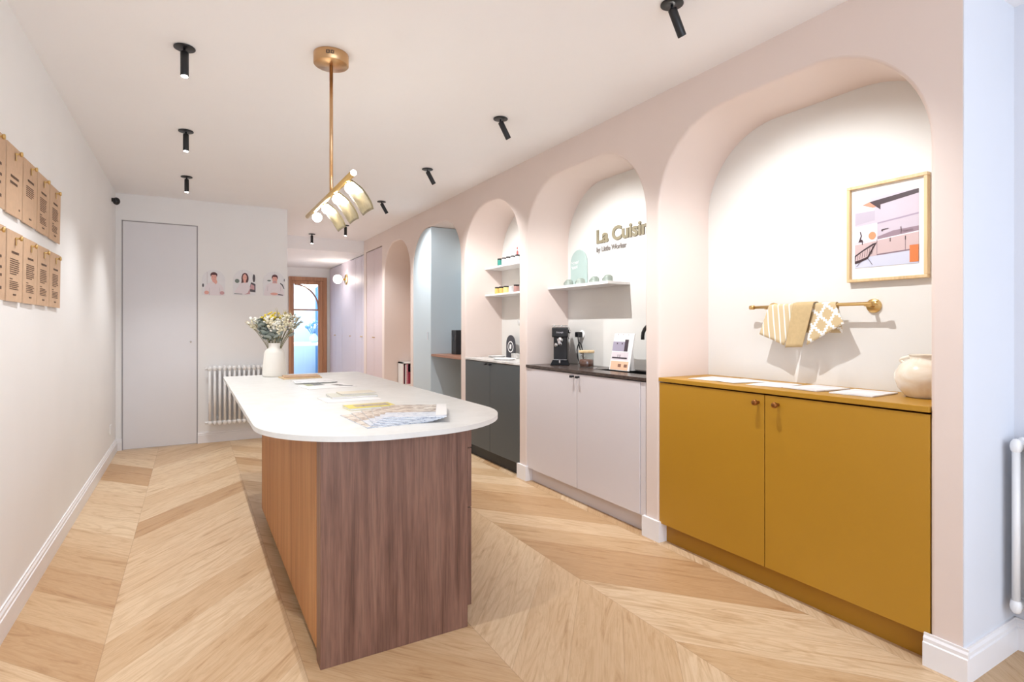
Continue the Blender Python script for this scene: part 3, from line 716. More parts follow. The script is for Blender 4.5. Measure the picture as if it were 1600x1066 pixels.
def lattice_mat():
    m = NT('beige cloth with white lattice'); sep = m.new('ShaderNodeSeparateXYZ'); m.link(m.coords(), sep.inputs[0])
    y, z = sep.outputs[1], sep.outputs[2]
    def band(a):
        c, s = math.cos(a), math.sin(a)
        t = m.math('ADD', m.math('MULTIPLY', y, c), m.math('MULTIPLY', z, s)); q = m.math('ADD', m.math('MULTIPLY', y, -s), m.math('MULTIPLY', z, c))
        t = m.math('ADD', t, m.math('MULTIPLY', m.math('SIGN', m.math('SINE', m.math('MULTIPLY', q, 420))), .0022))
        k = m.math('MODULO', m.math('ADD', t, 1.0), .058)
        return m.math('LESS_THAN', k, .0125)
    b = m.math('MAXIMUM', band(math.radians(28)), band(math.radians(-52)))
    m.link(m.mix(b, lin(205, 181, 140), lin(248, 246, 240)), m.p.inputs['Base Color']); m.p.inputs['Roughness'].default_value = .9
    m.bump(m.noise(m.coords(), 500, 2), .3, .001); return m.m
M['plaincloth'] = paint('plain beige linen', lin(196, 170, 126), .9, .05, 60, .3)
cloth('tea_towel', 1.81, 1.655, 1.855, 1.715, .140, .195, stripe_mat(), 'beige tea towel with white stripes hanging on the rail', .001, .002, 0, xo=.004)
cloth('tea_towel', 1.668, 1.565, 1.70, 1.615, .205, .200, M['plaincloth'], 'plain beige tea towel folded between the striped and patterned ones', .007, .003, 2, xo=.012)
cloth('tea_towel', 1.578, 1.468, 1.60, 1.425, .190, .088, lattice_mat(), 'beige tea towel with a white lattice pattern at the right', .001, .002, 1, xo=.002)
# sheets on the mustard worktop
M['sheetprint'] = printm('sheet with faint print', 3, [lin(244, 243, 244), lin(240, 238, 240), lin(206, 200, 206)], 9)
def sheet(pts, z, h, m, name, label, cat, grp=None):
    return tag(MB().prism([(x, y, z) for x, y in pts], (0, 0, h)).build(name, m), label, cat, grp)
GS = 'printed sheets on the mustard worktop'
for i, (yc, a, l) in enumerate(((2.06, .1, 'white printed sheet at the left end of the mustard worktop'), (1.90, -.2, 'white printed sheet second from left on the mustard worktop'),
        (1.70, .15, 'white printed sheet under the tea towels on the mustard worktop'), (1.49, -.1, 'white booklet fourth from left on the mustard worktop'),
        (1.285, .05, 'white booklet nearest the round jug on the mustard worktop'))):
    c, s_ = math.cos(a), math.sin(a); hx, hy = .11, .085
    sheet([(2.455+c*u*hx-s_*v*hy, yc+s_*u*hx+c*v*hy) for u, v in ((-1, -1), (1, -1), (1, 1), (-1, 1))], .919+(.0012*(i % 2)), .0012 if i < 3 else .005, M['sheetprint'], 'printed_sheet' if i < 3 else 'booklet', l, 'sheet' if i < 3 else 'booklet', GS if i < 3 else None)
# round jug
jg = thing('jug', (2.535, 1.085, .918), 'round cream glazed jug with small handles on the mustard worktop', 'jug')
jx, jy, jz = 2.535, 1.09, .918
MB().lathe((jx, jy, jz), [(0, 0), (.062, 0), (.068, .006), (.092, .035), (.104, .072), (.103, .095), (.088, .128), (.062, .148), (.052, .153), (.052, .166), (.058, .172), (.052, .172), (.046, .160), (.05, .148), (0, .13)], 48).build('jug_body', M['ceramic'], jg)
for s_ in (1, -1):
    MB().tube([(jx, jy+s_*(.050+.040*math.sin(PI*k/8)), jz+.162-.034*(k/8)) for k in range(9)], .0075, 10).build('handle', M['ceramic'], jg)

# ---- pale blue half-arch closet door with its side, desk and speaker
cl = thing('closet', (2.45, 5.98, 0), 'pale blue grey closet filling the left half of the arch', 'closet')
p = [(y, z) for y, z in arch_curve(4.91, 6.256, -.004) if y >= 5.735]
m = MB().prism([(FX+.004, 5.715, .012), (FX+.004, 5.715, 2.29)]+[(FX+.004, y, max(z, .012)) for y, z in p], (.02, 0, 0))
dd = m.build('door', M['blue'], cl)
MB().box(FX-.004, FX+.003, 5.765, 5.785, 1.06, 1.14, .002).build('handle', M['chrome'], dd)
bx('side_panel', M['blue'], (FX+.004, NX-.002, 5.695, 5.713, .0, 2.295), cl)
bx('wall_lining', M['blue'], (NX-.012, NX-.002, 4.915, 5.693, 0, 1.85), cl)
tag(bx('desk_shelf', M['deskwood'], (FX+.004, NX-.014, 4.913, 5.692, .880, .905), bev=.002), 'brown wooden desk shelf fixed inside the pale blue arch', 'desk')
m = MB().box(2.43, 2.55, 5.40, 5.52, .906, 1.165, .004); m.mat(1).lathe((2.43, 5.46, 1.08), [(0, -.001), (.03, -.002), (.04, 0)], 20, 'X')
tag(m.build('loudspeaker', [M['black'], M['blackplastic']]), 'upright black box speaker standing on the brown desk shelf', 'speaker')

# ---- magazine rack in the peach arch
mr = thing('magazine_cabinet', (2.55, 7.3, .44), 'white wall box with magazines at the back of the peach arch', 'cabinet')
m = MB(); x0, x1, z0, z1 = 2.455, 2.655, .405, .72
ys, ye = 7.22, 7.39
m.box(x0, x0+.022, ys, ye, z0, z1).box(x1-.02, x1, ys, ye, z0, z1).box(x0, x1, ys, ye, z1-.016, z1).box(x0, x1, ys, ye, z0, z0+.02).box(x0, x1, ye-.01, ye, z0, z1)
m.box(x0+.048, x0+.062, ys, ye, z0, z1-.03)
m.build('box', M['white'], mr)
MG = [paint('cover crimson', lin(150, 40, 66), .4, .25, 60, 0), paint('cover plum', lin(66, 28, 52), .4, .25, 60, 0), paint('cover rose', lin(206, 132, 150), .4, .2, 60, 0)]
for i, (a, b, h) in enumerate(((x0+.024, x0+.036, .25), (x0+.037, x0+.047, .27), (x0+.064, x0+.09, .27), (x0+.092, x0+.125, .16), (x0+.127, x0+.16, .26))):
    o = MB().box(a, b, ys+.015, ye-.012, z0+.0205, z0+.02+h, .001).build('magazine', MG[i % 3])
    tag(o, ['plum and crimson magazine leftmost in the white box', 'plum magazine left of the divider in the white box', 'pale rose magazine right of the divider in the white box', 'short crimson magazine in the white box', 'tall plum magazine rightmost in the white box'][i], 'magazine', 'magazines in the white box')

# ---- closets at the end of the facade and along the corridor
def closet(y0, y1, splits, X, m, ztop, label, hz=1.05):
    c = thing('closet', (X+.15, (y0+y1)/2, 0), label, 'closet')
    bx('carcass', M['gap'], (X+.024, X+.29, y0+.002, y1-.002, 0, ztop+.0), c)
    ed = [y0]+splits+[y1]
    for i, (a, b) in enumerate(zip(ed, ed[1:])):
        dd = MB().box(X, X+.02, a+.004, b-.004, .01, ztop-.008, .0015).build('door', m, c)
        ky = b-.03 if i % 2 == 0 else a+.03
        if len(ed) == 2: ky = a+.05
        MB().lathe((X, ky, hz), [(0, -.02), (.010, -.02), (.010, -.014), (.005, -.01), (.005, 0)], 12, 'X').build('knob', M['brass'], dd)
    return c
closet(7.484, 8.288, [7.884], FX+.006, M['pinkdoor'], 2.315, 'dusty pink two-door closet beside the peach arch')
closet(8.43, 9.35, [8.62, 9.0], 2.285, M['lilac'], 2.312, 'pale lilac panelled closet near end of the corridor')
closet(9.95, 10.94, [10.45], 2.285, M['lilac'], 2.312, 'pale lilac closet beside the wooden glazed door')
struct(bx('wall_corridor_right', M['lilac'], (2.287, 2.5, 9.352, 9.948, 0, 2.318)))
# sconce
sc = thing('wall_sconce', (2.287, 9.62, 2.0), 'lit globe wall lamp on a brass disc in the corridor', 'wall lamp')
MB().lathe((2.286, 9.62, 2.01), [(0, -.016), (.085, -.016), (.09, -.010), (.09, 0)], 32, 'X').tube([(2.275, 9.62, 2.01), (2.21, 9.62, 2.01)], .016, 12).build('wall_plate', M['brass'], sc)
MB().ball((2.14, 9.62, 2.01), .075, seg=24).build('globe', M['bulbsoft'], sc)
point_light('sconce_light', (2.03, 9.62, 2.01), SCONCE_W, (1, .9, .78), .05)

# ---- things behind the glazed door
tb = thing('table', (2.35, 13.3, 0), 'white slatted table in the bright room behind the glazed door', 'table')
m = MB()
for k in range(5): m.box(1.6, 3.5, 12.3+k*.36, 12.3+k*.36+.345, .80, .84, .004)
m.build('tabletop', M['white'], tb)
for x, y in ((1.65, 12.35), (3.42, 12.35), (1.65, 14.0), (3.42, 14.0)): bx('leg', M['white'], (x, x+.05, y, y+.05, 0, .80), tb)
M['paleblue'] = paint('pale blue vase', lin(176, 222, 226), .4, .02)
tag(MB().lathe((2.42, 13.3, .841), [(0, 0), (.06, 0), (.10, .06), (.10, .12), (.05, .19), (.05, .21), (.04, .21), (.04, .18), (0, .1)], 24).build('vase', M['paleblue']), 'pale blue vase seen through the glazed door', 'vase')
m = MB()
for k in range(26):
    a, e_ = random.uniform(0, 2*PI), random.uniform(.05, .20); z = random.uniform(1.18, 1.36)
    p1 = (2.42+e_*math.cos(a), 13.3+e_*math.sin(a), z); m.mat(0).tube([(2.42, 13.3, .95), p1], .004, 5); m.mat(1+k % 2).ball(p1, random.uniform(.02, .04), seg=8)
tag(m.build('flowers', [M['bluecol'], M['white'], M['bluecol']], origin=(2.42, 13.3, .95)), 'white and blue flowers in the vase behind the glazed door', 'flowers')
for i, (x, y, z) in enumerate(((2.28, 13.4, 2.18), (2.52, 13.8, 2.25))):
    g = thing('pendant_globe', (x, y, 2.9), ['lit white globe pendant left in the room beyond', 'lit white globe pendant right in the room beyond'][i], 'pendant lamp')
    MB().ball((x, y, z), .11, seg=20).build('globe', M['blueglow'], g); MB().tube([(x, y, z+.1), (x, y, 2.9)], .004, 6).build('cord', M['white'], g)

# ---- ceiling spots
def spot_fixture(x, y, z, tilt, label, rec=0):
    """tilt: angle of the tube towards +X"""
    f = thing('ceiling_spot', (x, y, z), label, 'ceiling spotlight', 'black ceiling spotlights')
    MB().lathe((x, y, z), [(0, -.001), (.043, -.001), (.045, -.003), (.045, -.0065), (.042, -.008), (0, -.008)], 32).build('ceiling_plate', M['black'], f)
    MB().tube([(x, y, z-.006), (x, y, z-.026)], .006, 10).ball((x, y, z-.026), .009, seg=10).build('swivel', M['black'], f)
    d_ = Vector((math.sin(tilt), 0, -math.cos(tilt))); p0 = Vector((x, y, z-.022)); p1 = p0+d_*.112
    b = MB().tube([p0, p0+d_*.004, p1-d_*.003, p1], [.0145, .0175, .0175, .0165], 24, cap=(rec == 0)); b.build('barrel', M['black'], f)
    MB().tube([p1+d_*(.0005-rec), p1+d_*(.003-rec)], .0135 if rec == 0 else .017, 20).build('lens', M['led'], f)
    return f, p1+d_*.012, d_
for i, (x, y, l) in enumerate(((1.669, 1.606, 'black tilted ceiling spotlight aimed at the mustard alcove'), (1.665, 3.027, 'black tilted ceiling spotlight aimed at the coffee alcove'),
        (1.677, 4.295, 'black tilted ceiling spotlight aimed at the alcove with jars'), (1.70, 5.648, 'black tilted ceiling spotlight aimed at the pale blue arch'))):
    f, p, d_ = spot_fixture(x, y, H, math.radians(31), l, .05)
    spot_light('spot_lamp', p, p+d_, SPOT_RIGHT_W*(1.0 if i != 1 else 1.15), 105)
for i, (x, y, l) in enumerate(((-.03, 2.991, 'nearest lit black spotlight of the left ceiling row'), (-.035, 4.262, 'middle lit black spotlight of the left ceiling row'), (-.04, 5.559, 'farthest lit black spotlight of the left ceiling row'))):
    f, p, d_ = spot_fixture(x, y, H, math.radians(0), l)
    spot_light('spot_lamp', p, p+d_, SPOT_LEFT_W, 106, blend=1.0)
f, p, d_ = spot_fixture(-.03, 1.72, H, 0, 'black spotlight of the left ceiling row nearest the shop front')
spot_light('spot_lamp', p, p+d_, SPOT_LEFT_W, 106, blend=1.0)
for i, (x, y, z, l) in enumerate(((1.70, 7.2, H, 'black spotlight just behind the pendant lamp shades'), (1.45, 8.1, H, 'black spotlight before the lower corridor ceiling'))):
    f, p, d_ = spot_fixture(x, y, z, 0, l)
    spot_light('spot_lamp', p, p+d_, SPOT_CORR_W, 130)
spot_light('corridor_lamp', (1.6, 9.6, 2.30), (1.6, 9.6, 0), SPOT_CORR_W*.45, 150)

# ---- pendant lamp
PX, PY = .575, 2.72
pl = thing('pendant_lamp', (PX, PY, H), 'brass pendant lamp with a horizontal bar, bulbs and curved shades', 'pendant lamp')
MB().lathe((PX, PY, H), [(0, -.001), (.079, -.001), (.080, -.004), (.080, -.050), (.077, -.053), (0, -.053)], 48).build('canopy', M['copper'], pl)
sl = MB()
for k, (a, zz, hh) in enumerate([(-.24, 0, 1), (-.17, .006, .4), (-.17, -.006, .4), (-.10, 0, 1), (.0, 0, 1), (.07, .006, .4), (.07, -.006, .4), (.14, 0, 1)]):
    th = -PI/2-.22+a; c_, s_ = math.cos(th), math.sin(th)
    R = Matrix.Translation((PX+.080*c_, PY+.080*s_, H-.024+zz)) @ Matrix.Rotation(th, 4, 'Z')
    sl.box(-.001, .0012, -.002, .002, -.008*hh, .008*hh, rot=R)
sl.build('canopy_slots', M['black'], pl)
MB().tube([(PX, PY, H-.053), (PX, PY, 1.834)], .0085, 16).build('rod', M['copper'], pl)
MB().tube([(PX, 2.30, 1.834), (PX, 3.34, 1.834)], .0125, 20).build('bar', M['brass'], pl)
MB().lathe((PX, 2.30, 1.834), [(0, -.008), (.010, -.008), (.0125, -.003), (.0125, 0)], 20, 'Y').build('end_cap', M['bulbsoft'], pl)  # frosted cap, no bulb inside; its glow is emission from the globe material
M['shade'] = NT('champagne glass shade'); _n = M['shade']
_f = _n.noise(_n.coords(), 9, 4, .6, 1.5)
_n.link(_n.ramp(_f, [(.3, lin(122, 110, 80)), (.65, lin(160, 148, 114))]), _n.p.inputs['Base Color'])
_n.p.inputs['Roughness'].default_value = .3; _n.p.inputs['Transmission Weight'].default_value = 0
_n.p.inputs['Subsurface Weight'].default_value = 0; M['shade'] = _n.m
for i, y in enumerate((2.42, 2.66, 2.91, 3.16)):   # the farthest bulb has no shade in sight
    b = MB().ball((PX+.018, y, 1.800), .025, seg=20).build('bulb', M['bulb'], pl)
    MB().tube([(PX, y, 1.824), (PX+.012, y, 1.814)], .010, 12).build('bulb_socket', M['brass'], pl)
    point_light('pendant_light', (PX+.02, y, 1.775), PENDANT_W, (1, .88, .72), .02)
    sgn = 1
    if i == 3: continue
    prof = []
    for k in range(13):
        t = k/12; a = -.15+1.15*t
        prof.append((PX+sgn*(.008+.088*t+.010*math.sin(PI*t)), 1.824-.118*t, 1-.16*(max(0, t-.75)/.25)**1.6-.35*max(0, .3-t)/.3))
    P = [[(x, y+v*.094*wd, z-.003*(v*v)) for v in [-1+2*j/14 for j in range(15)]] for x, z, wd in prof]
    o = MB().grid(P).build('shade', M['shade'], pl)
    md = o.modifiers.new('thickness', 'SOLIDIFY'); md.thickness = .004

# ---- white vase and bouquet
VX, VY, VZ = .55, 4.60, .820
tag(MB().lathe((VX, VY, VZ), [(0, 0), (.080, 0), (.086, .006), (.087, .02), (.082, .10), (.074, .180), (.064, .203), (.047, .215), (.044, .225), (.044, .252), (.046, .257), (.040, .257), (.038, .225), (.055, .2), (.07, .1), (.07, .02), (0, .01)], 48).build('vase', M['vase']), 'tall ivory ceramic bottle vase at the far end of the island', 'vase')
bq = thing('bouquet', (VX, VY, VZ+.2), 'dried flower bouquet with eucalyptus and yellow blooms in the ivory vase', 'bouquet')
M['stem'] = paint('olive stem', lin(128, 124, 84), .7, .1, 30, 0); M['euca'] = paint('grey green eucalyptus leaf', lin(158, 166, 158), .6, .15, 20, 0)
M['cream'] = paint('cream dried bloom', lin(232, 222, 192), .8, .08, 40, 0); M['yellowb'] = paint('yellow bloom', lin(228, 204, 74), .8, .1, 40, 0)
M['straw'] = paint('straw grass', lin(208, 196, 156), .8, .1, 40, 0); M['whiteb'] = paint('white bloom', lin(240, 236, 224), .8, .05, 40, 0)
rv = Vector((.866, -.5, 0)); fv = Vector((.5, .866, 0)); base = Vector((VX, VY, VZ+.235))
def tipv(r, f, h): return Vector((VX, VY, VZ+.257))+rv*r*1.08+fv*f+Vector((0, 0, .03+h*.95))
def stem_curve(tip, n=8):
    mid = base+(tip-base)*.5; mid.z += .03*(tip-base).length
    b0 = base-Vector((0, 0, .12))
    return [b0*(1-t)**2+mid*2*t*(1-t)+tip*t*t for t in [k/n for k in range(n+1)]]
def leaf(mb, p, d_, size, ang):
    d_ = Vector(d_).normalized(); sd = d_.cross(Vector((0, 0, 1))).normalized() if abs(d_.z) < .95 else Vector((1, 0, 0))
    sd = Matrix.Rotation(ang, 3, d_) @ sd; nr = d_.cross(sd)
    pts = [p+d_*size*(1-math.cos(a))*.55+sd*size*.5*math.sin(a)+nr*size*.12*math.sin(a)**2 for a in [2*PI*k/10 for k in range(10)]]
    mb.face(pts)
def sprig(kind, tip, name, mats, n):
    mb = MB(); c = stem_curve(tip); mb.mat(0).tube(c, [.0022]*len(c), 5); mb.mat(1)
    for k in range(n):
        if kind == 'leaf':
            t = .52+.48*k/n; i = int(t*(len(c)-1)); q = c[i]+(c[min(i+1, len(c)-1)]-c[i])*(t*(len(c)-1)-i)
            a = k*2.4; dv = Vector((math.cos(a), math.sin(a), .35+.3*random.random())); leaf(mb, q, dv, random.uniform(.035, .06), random.uniform(-.8, .8))
        elif kind == 'puff':
            o_ = Vector((random.gauss(0, 1), random.gauss(0, 1), random.gauss(0, .8)))*.020
            mb.tube([c[-2], tip+o_], .0009, 4); mb.ball(tip+o_, random.uniform(.006, .0115), (1, 1, .8), 7)
        elif kind == 'grass':
            d_ = (tip-base).normalized(); o_ = Vector((random.uniform(-1, 1), random.uniform(-1, 1), random.uniform(-.3, 1)))*.022
            q = tip-d_*random.uniform(0, .06); mb.tube([q, q+d_*.02+o_], [.0013, .0005], 4)
    return mb.build(name, mats, bq)
for r, f, h in ((-.10, 0, .17), (-.085, -.03, .13), (-.06, .02, .18), (-.12, .02, .145), (-.075, -.04, .08), (-.05, -.05, .10), (-.03, .05, .12), (.03, -.05, .08)):
    sprig('leaf', tipv(r, f, h), 'eucalyptus_sprig', [M['stem'], M['euca']], 11)
for r, f, h in ((-.035, -.03, .175), (-.015, .02, .19), (-.055, -.02, .155), (.02, .04, .175)):
    sprig('puff', tipv(r, f, h), 'yellow_bloom', [M['stem'], M['yellowb']], 18)
for r, f, h in ((-.13, -.01, .15), (.04, -.05, .12), (.06, -.02, .15), (.085, 0, .17), (.10, -.04, .13), (.02, -.06, .10), (.05, .04, .18), (.115, .03, .17), (0, -.07, .13), (.07, -.06, .09), (-.01, -.05, .155), (-.14, 0, .11), (.13, -.01, .10)):
    sprig('puff', tipv(r, f, h), 'cream_bloom', [M['stem'], M['cream'] if random.random() < .5 else M['whiteb']], 24)
for r, f, h in ((.16, 0, .14), (.14, .02, .20), (.18, .01, .18), (.15, -.03, .09), (-.19, .0, .125), (.02, 0, .22), (.07, .02, .215), (.165, .02, .115), (-.16, .02, .09), (.11, 0, .205)):
    sprig('grass', tipv(r, f, h), 'grass_sprig', [M['stem'], M['straw']], 30)
sprig('leaf', tipv(.19, 0, .15), 'dark_leaf_sprig', [M['stem'], M['euca']], 4)

# ---- papers on the island
IZ = .8205
def quad(x, y, w, l, a): 
    c, s_ = math.cos(a), math.sin(a); return [(x+c*u*w/2-s_*v*l/2, y+s_*u*w/2+c*v*l/2) for u, v in ((-1, -1), (1, -1), (1, 1), (-1, 1))]
m = MB().mat(0)
tag(MB().prism([(x, y, IZ) for x, y in quad(.70, 4.38, .27, .20, .06)], (0, 0, .007)).build('wooden_board', M['oakframe']), 'lower pale wooden sample board near the ivory vase', 'sample board')
tag(MB().prism([(x, y, IZ+.0075) for x, y in quad(.71, 4.40, .25, .17, -.03)], (0, 0, .008)).build('wooden_board', M['kraft']), 'upper tan sample board stacked near the ivory vase', 'sample board')
sheet(quad(.74, 4.06, .26, .20, .15), IZ, .004, M['paper'], 'booklet', 'white booklet right before the wooden sample boards', 'booklet')
M['greyp'] = printm('grey and white print', 6, [lin(150, 150, 148), lin(232, 230, 228), lin(245, 244, 242)], 16)
m = MB().prism([(x, y, IZ+.0045) for x, y in quad(.73, 3.95, .27, .15, -.08)], (0, 0, .003))
tag(m.build('leaflet', M['greyp']), 'grey printed leaflet lying on the white booklet', 'leaflet')
M['greenp'] = paint('green print', lin(150, 156, 90), .4, .15, 60, 0); M['darkp'] = paint('dark print', lin(84, 86, 80), .4, .3, 60, 0)
m = MB().prism([(x, y, IZ) for x, y in quad(.745, 3.66, .30, .26, .12)], (0, 0, .002)); m.mat(1).prism([(x, y, IZ+.0021) for x, y in quad(.655, 3.77, .04, .10, .12)], (0, 0, .0004))
m.mat(2).prism([(x, y, IZ+.0021) for x, y in quad(.71, 3.775, .065, .10, .12)], (0, 0, .0004)).prism([(x, y, IZ+.0021) for x, y in quad(.82, 3.70, .05, .06, .5)], (0, 0, .0004)).prism([(x, y, IZ+.0021) for x, y in quad(.86, 3.63, .03, .09, .9)], (0, 0, .0004))
tag(m.build('leaflet', [M['paper'], M['greenp'], M['darkp']]), 'white leaflet with a small green and dark picture', 'leaflet')
M['sage'] = paint('sage grey cover', lin(206, 206, 194), .4, .02, 10, 0); M['beigec'] = paint('beige cover', lin(222, 214, 194), .4, .02, 10, 0)
sheet(quad(.72, 2.96, .28, .21, .05), IZ, .002, M['paper'], 'leaflet', 'thin white sheet under the sage booklet in mid island', 'leaflet')
def booklet(x, y, w, l, a, z, h, mc, label):
    b = thing('booklet', (x, y, z), label, 'booklet', None)
    if mc.name.startswith('yellow cover'): MB().prism([(p_[0], p_[1], z+h) for p_ in quad(x+.01, y+.005, w*.72, l*.5, a)], (0, 0, .0006)).build('cover_picture', M['darkp2'], b)
    MB().prism([(p_[0], p_[1], z+.0008) for p_ in quad(x, y, w-.004, l-.004, a)], (0, 0, h-.0016)).build('pages', M['paper'], b)
    MB().prism([(p_[0], p_[1], z+h-.0008) for p_ in quad(x, y, w, l, a)], (0, 0, .0008)).prism([(p_[0], p_[1], z) for p_ in quad(x, y, w, l, a)], (0, 0, .0008)).build('cover', mc, b)
booklet(.755, 3.06, .24, .19, -.03, IZ+.0025, .009, M['sage'], 'sage grey booklet lying lowest in the mid island stack')
booklet(.79, 3.10, .19, .13, .02, IZ+.0120, .006, M['beigec'], 'beige booklet on top of the sage grey one')
M['darkp2'] = printm('grey brown picture', 4, [lin(96, 84, 80), lin(170, 160, 154), lin(206, 180, 120)], 26)
M['yellowc'] = printm('yellow cover with grey picture', 12, [lin(216, 200, 70), lin(222, 206, 84), lin(226, 212, 100), lin(150, 138, 134)], 12, 1, .5)
booklet(.725, 2.60, .22, .13, .03, IZ, .010, M['yellowc'], 'yellow booklet with a grey picture behind the fanned brochures')
M['fanprint'] = printm('sepia townscape print', 21, [lin(96, 72, 60), lin(176, 156, 140), lin(226, 216, 204), lin(240, 234, 226)], 22, 1.0, 1.8)
M['bluish'] = printm('white and blue print', 31, [lin(120, 130, 160), lin(222, 226, 234), lin(236, 236, 240)], 30, 1, 4)
labs = ['lowest brochure of the fan, pointing left', 'second lowest sepia brochure of the fan', 'third sepia brochure of the fan', 'fourth sepia brochure of the fan', 'fifth sepia brochure of the fan', 'topmost sepia brochure of the fan with a white end']
for i in range(6):
    f = i/5; ang = math.radians(93-26*f); L, Wd = .355, .25
    ox, oy = .567+.080*f, 2.062+.075*f; z = IZ+.0042*i
    d1 = (math.cos(ang), math.sin(ang)); d2 = (math.sin(ang), -math.cos(ang))
    b = thing('brochure', (ox+d1[0]*L/2+d2[0]*Wd/2, oy+d1[1]*L/2+d2[1]*Wd/2, z), labs[i], 'brochure', 'fanned brochures on the island')
    def q4(u0, u1, v0, v1):
        return [(ox+d1[0]*u*L+d2[0]*v*Wd, oy+d1[1]*u*L+d2[1]*v*Wd) for u, v in ((u0, v0), (u0, v1), (u1, v1), (u1, v0))]
    MB().prism([(x, y, z) for x, y in q4(0, 1, 0, 1)], (0, 0, .003)).build('pages', M['bluish'], b)
    MB().prism([(x, y, z+.0031) for x, y in q4(.36 if i else .03, .97, .0, .82 if i == 5 else 1)], (0, 0, .0006)).build('cover_picture', M['fanprint'], b)
    if i == 5: MB().prism([(x, y, z+.0031) for x, y in q4(.1, 1, .825, 1)], (0, 0, .0006)).build('white_end', M['paper'], b)

# ---- kraft cards on brass hooks, left wall
ys5 = [(2.617, 2.830), (2.867, 3.076), (3.115, 3.332), (3.368, 3.584), (3.626, 3.862)]
ordn = ['leftmost', 'second', 'middle', 'fourth', 'rightmost']
for row, (z0, z1, rn) in enumerate(((1.652, 1.932, 'upper'), (1.303, 1.587, 'lower'))):
    for i, (y0, y1) in enumerate(ys5):
        lb = '%s kraft card of the %s row on the left wall' % (ordn[i], rn)
        if ordn[i] in ('second', 'fourth'): lb = '%s kraft card from the left in the %s row on the left wall' % (ordn[i], rn)
        c = thing('hanging_card', (LX+.012, (y0+y1)/2, z0), lb, 'card', 'kraft cards on brass hooks')
        tl = .004
        MB().prism([(LX+.006, y0, z0), (LX+.006+tl, y1, z0), (LX+.010+tl, y1, z1), (LX+.010, y0, z1)], (.004, 0, 0)).build('card_sheet', M['kraft'], c)
        tm = MB(); rr = random.Random(row*10+i); yc = (y0+y1)/2
        def line(z, ya, yb, h=.003):
            f0 = (ya-y0)/(y1-y0); f1 = (yb-y0)/(y1-y0); xx = LX+.0128
            tm.prism([(xx+tl*f0+.004*(z-z0)/(z1-z0)-.0022, ya, z), (xx+tl*f1+.004*(z-z0)/(z1-z0)-.0022, yb, z), (xx+tl*f1+.004*(z-z0)/(z1-z0)-.0022, yb, z+h), (xx+tl*f0+.004*(z-z0)/(z1-z0)-.0022, ya, z+h)], (.0008, 0, 0))
        def words(z, ya, yb, h):
            p_ = ya
            while p_ < yb-.004:
                q_ = min(yb, p_+rr.uniform(.008, .024)); line(z, p_, q_, h); p_ = q_+.004
        if (row, i) == (0, 1):
            words(z0+.150, yc-.055, yc+.05, .010); words(z0+.125, yc-.06, yc+.04, .010); line(z0+.03, y1-.045, y1-.032, .008)
        elif (row, i) in ((0, 0), (1, 0)):
            words(z0+.16, yc, y1-.05, .010); words(z0+.12, yc, y1-.045, .010); words(z0+.09, yc, y1-.045, .010); line(z0+.04, y1-.06, y1-.045, .012)
        else:
            words(z1-.090, yc-.045, yc+.05, .009)
            n1 = 6 if row == 0 and i == 2 else 8
            for k in range(n1): words(z1-.115-k*.0085, yc-.065, yc+.062-(.04 if k == n1-1 else rr.uniform(0, .02)), .0035)
            if not (row == 0 and i == 2):
                words(z1-.195, yc-.065, yc-.03, .0035)
                for k in range(5): words(z1-.205-k*.0075, yc-.065, yc+.062-rr.uniform(0, .03), .003)
            line(z0+.025, yc-.018, yc+.02, .006)
        tm.build('printed_text', M['ink'], c)
        hk = thing('brass_hook', (LX, yc, z1-.035), 'brass hook holding the ' + lb.replace(' on the left wall', ''), 'hook', 'brass hooks on the left wall')
        MB().lathe((LX+.001, yc, z1-.026), [(0, .003), (.009, .003), (.009, 0)], 16, 'X').tube([(LX+.001, yc, z1-.026), (LX+.034, yc, z1-.026)], .004, 10).build('peg', M['brass'], hk)
        MB().lathe((LX+.036, yc, z1-.026), [(0, .005), (.0095, .004), (.0105, 0), (.0095, -.004), (0, -.005)], 18, 'X').build('peg_head', M['brass'], hk)
        MB().box(LX+.018, LX+.021, yc-.006, yc+.006, z1-.055, z1-.022, .001).build('clip', M['brass'], hk)

# ---- wall camera, socket on the left wall
m = MB().ball((LX+.036, 6.25, 2.36), .030, (1, 1, 1.15), 20); m.tube([(LX, 6.25, 2.37), (LX+.02, 6.25, 2.37)], .018, 14)
tag(m.build('wall_camera', M['blackplastic']), 'small black round camera high in the corner by the white door', 'camera')
tag(MB().box(LX, LX+.009, 6.09, 6.18, .235, .315, .003).build('wall_socket', M['white']), 'square white socket low on the left wall', 'socket')

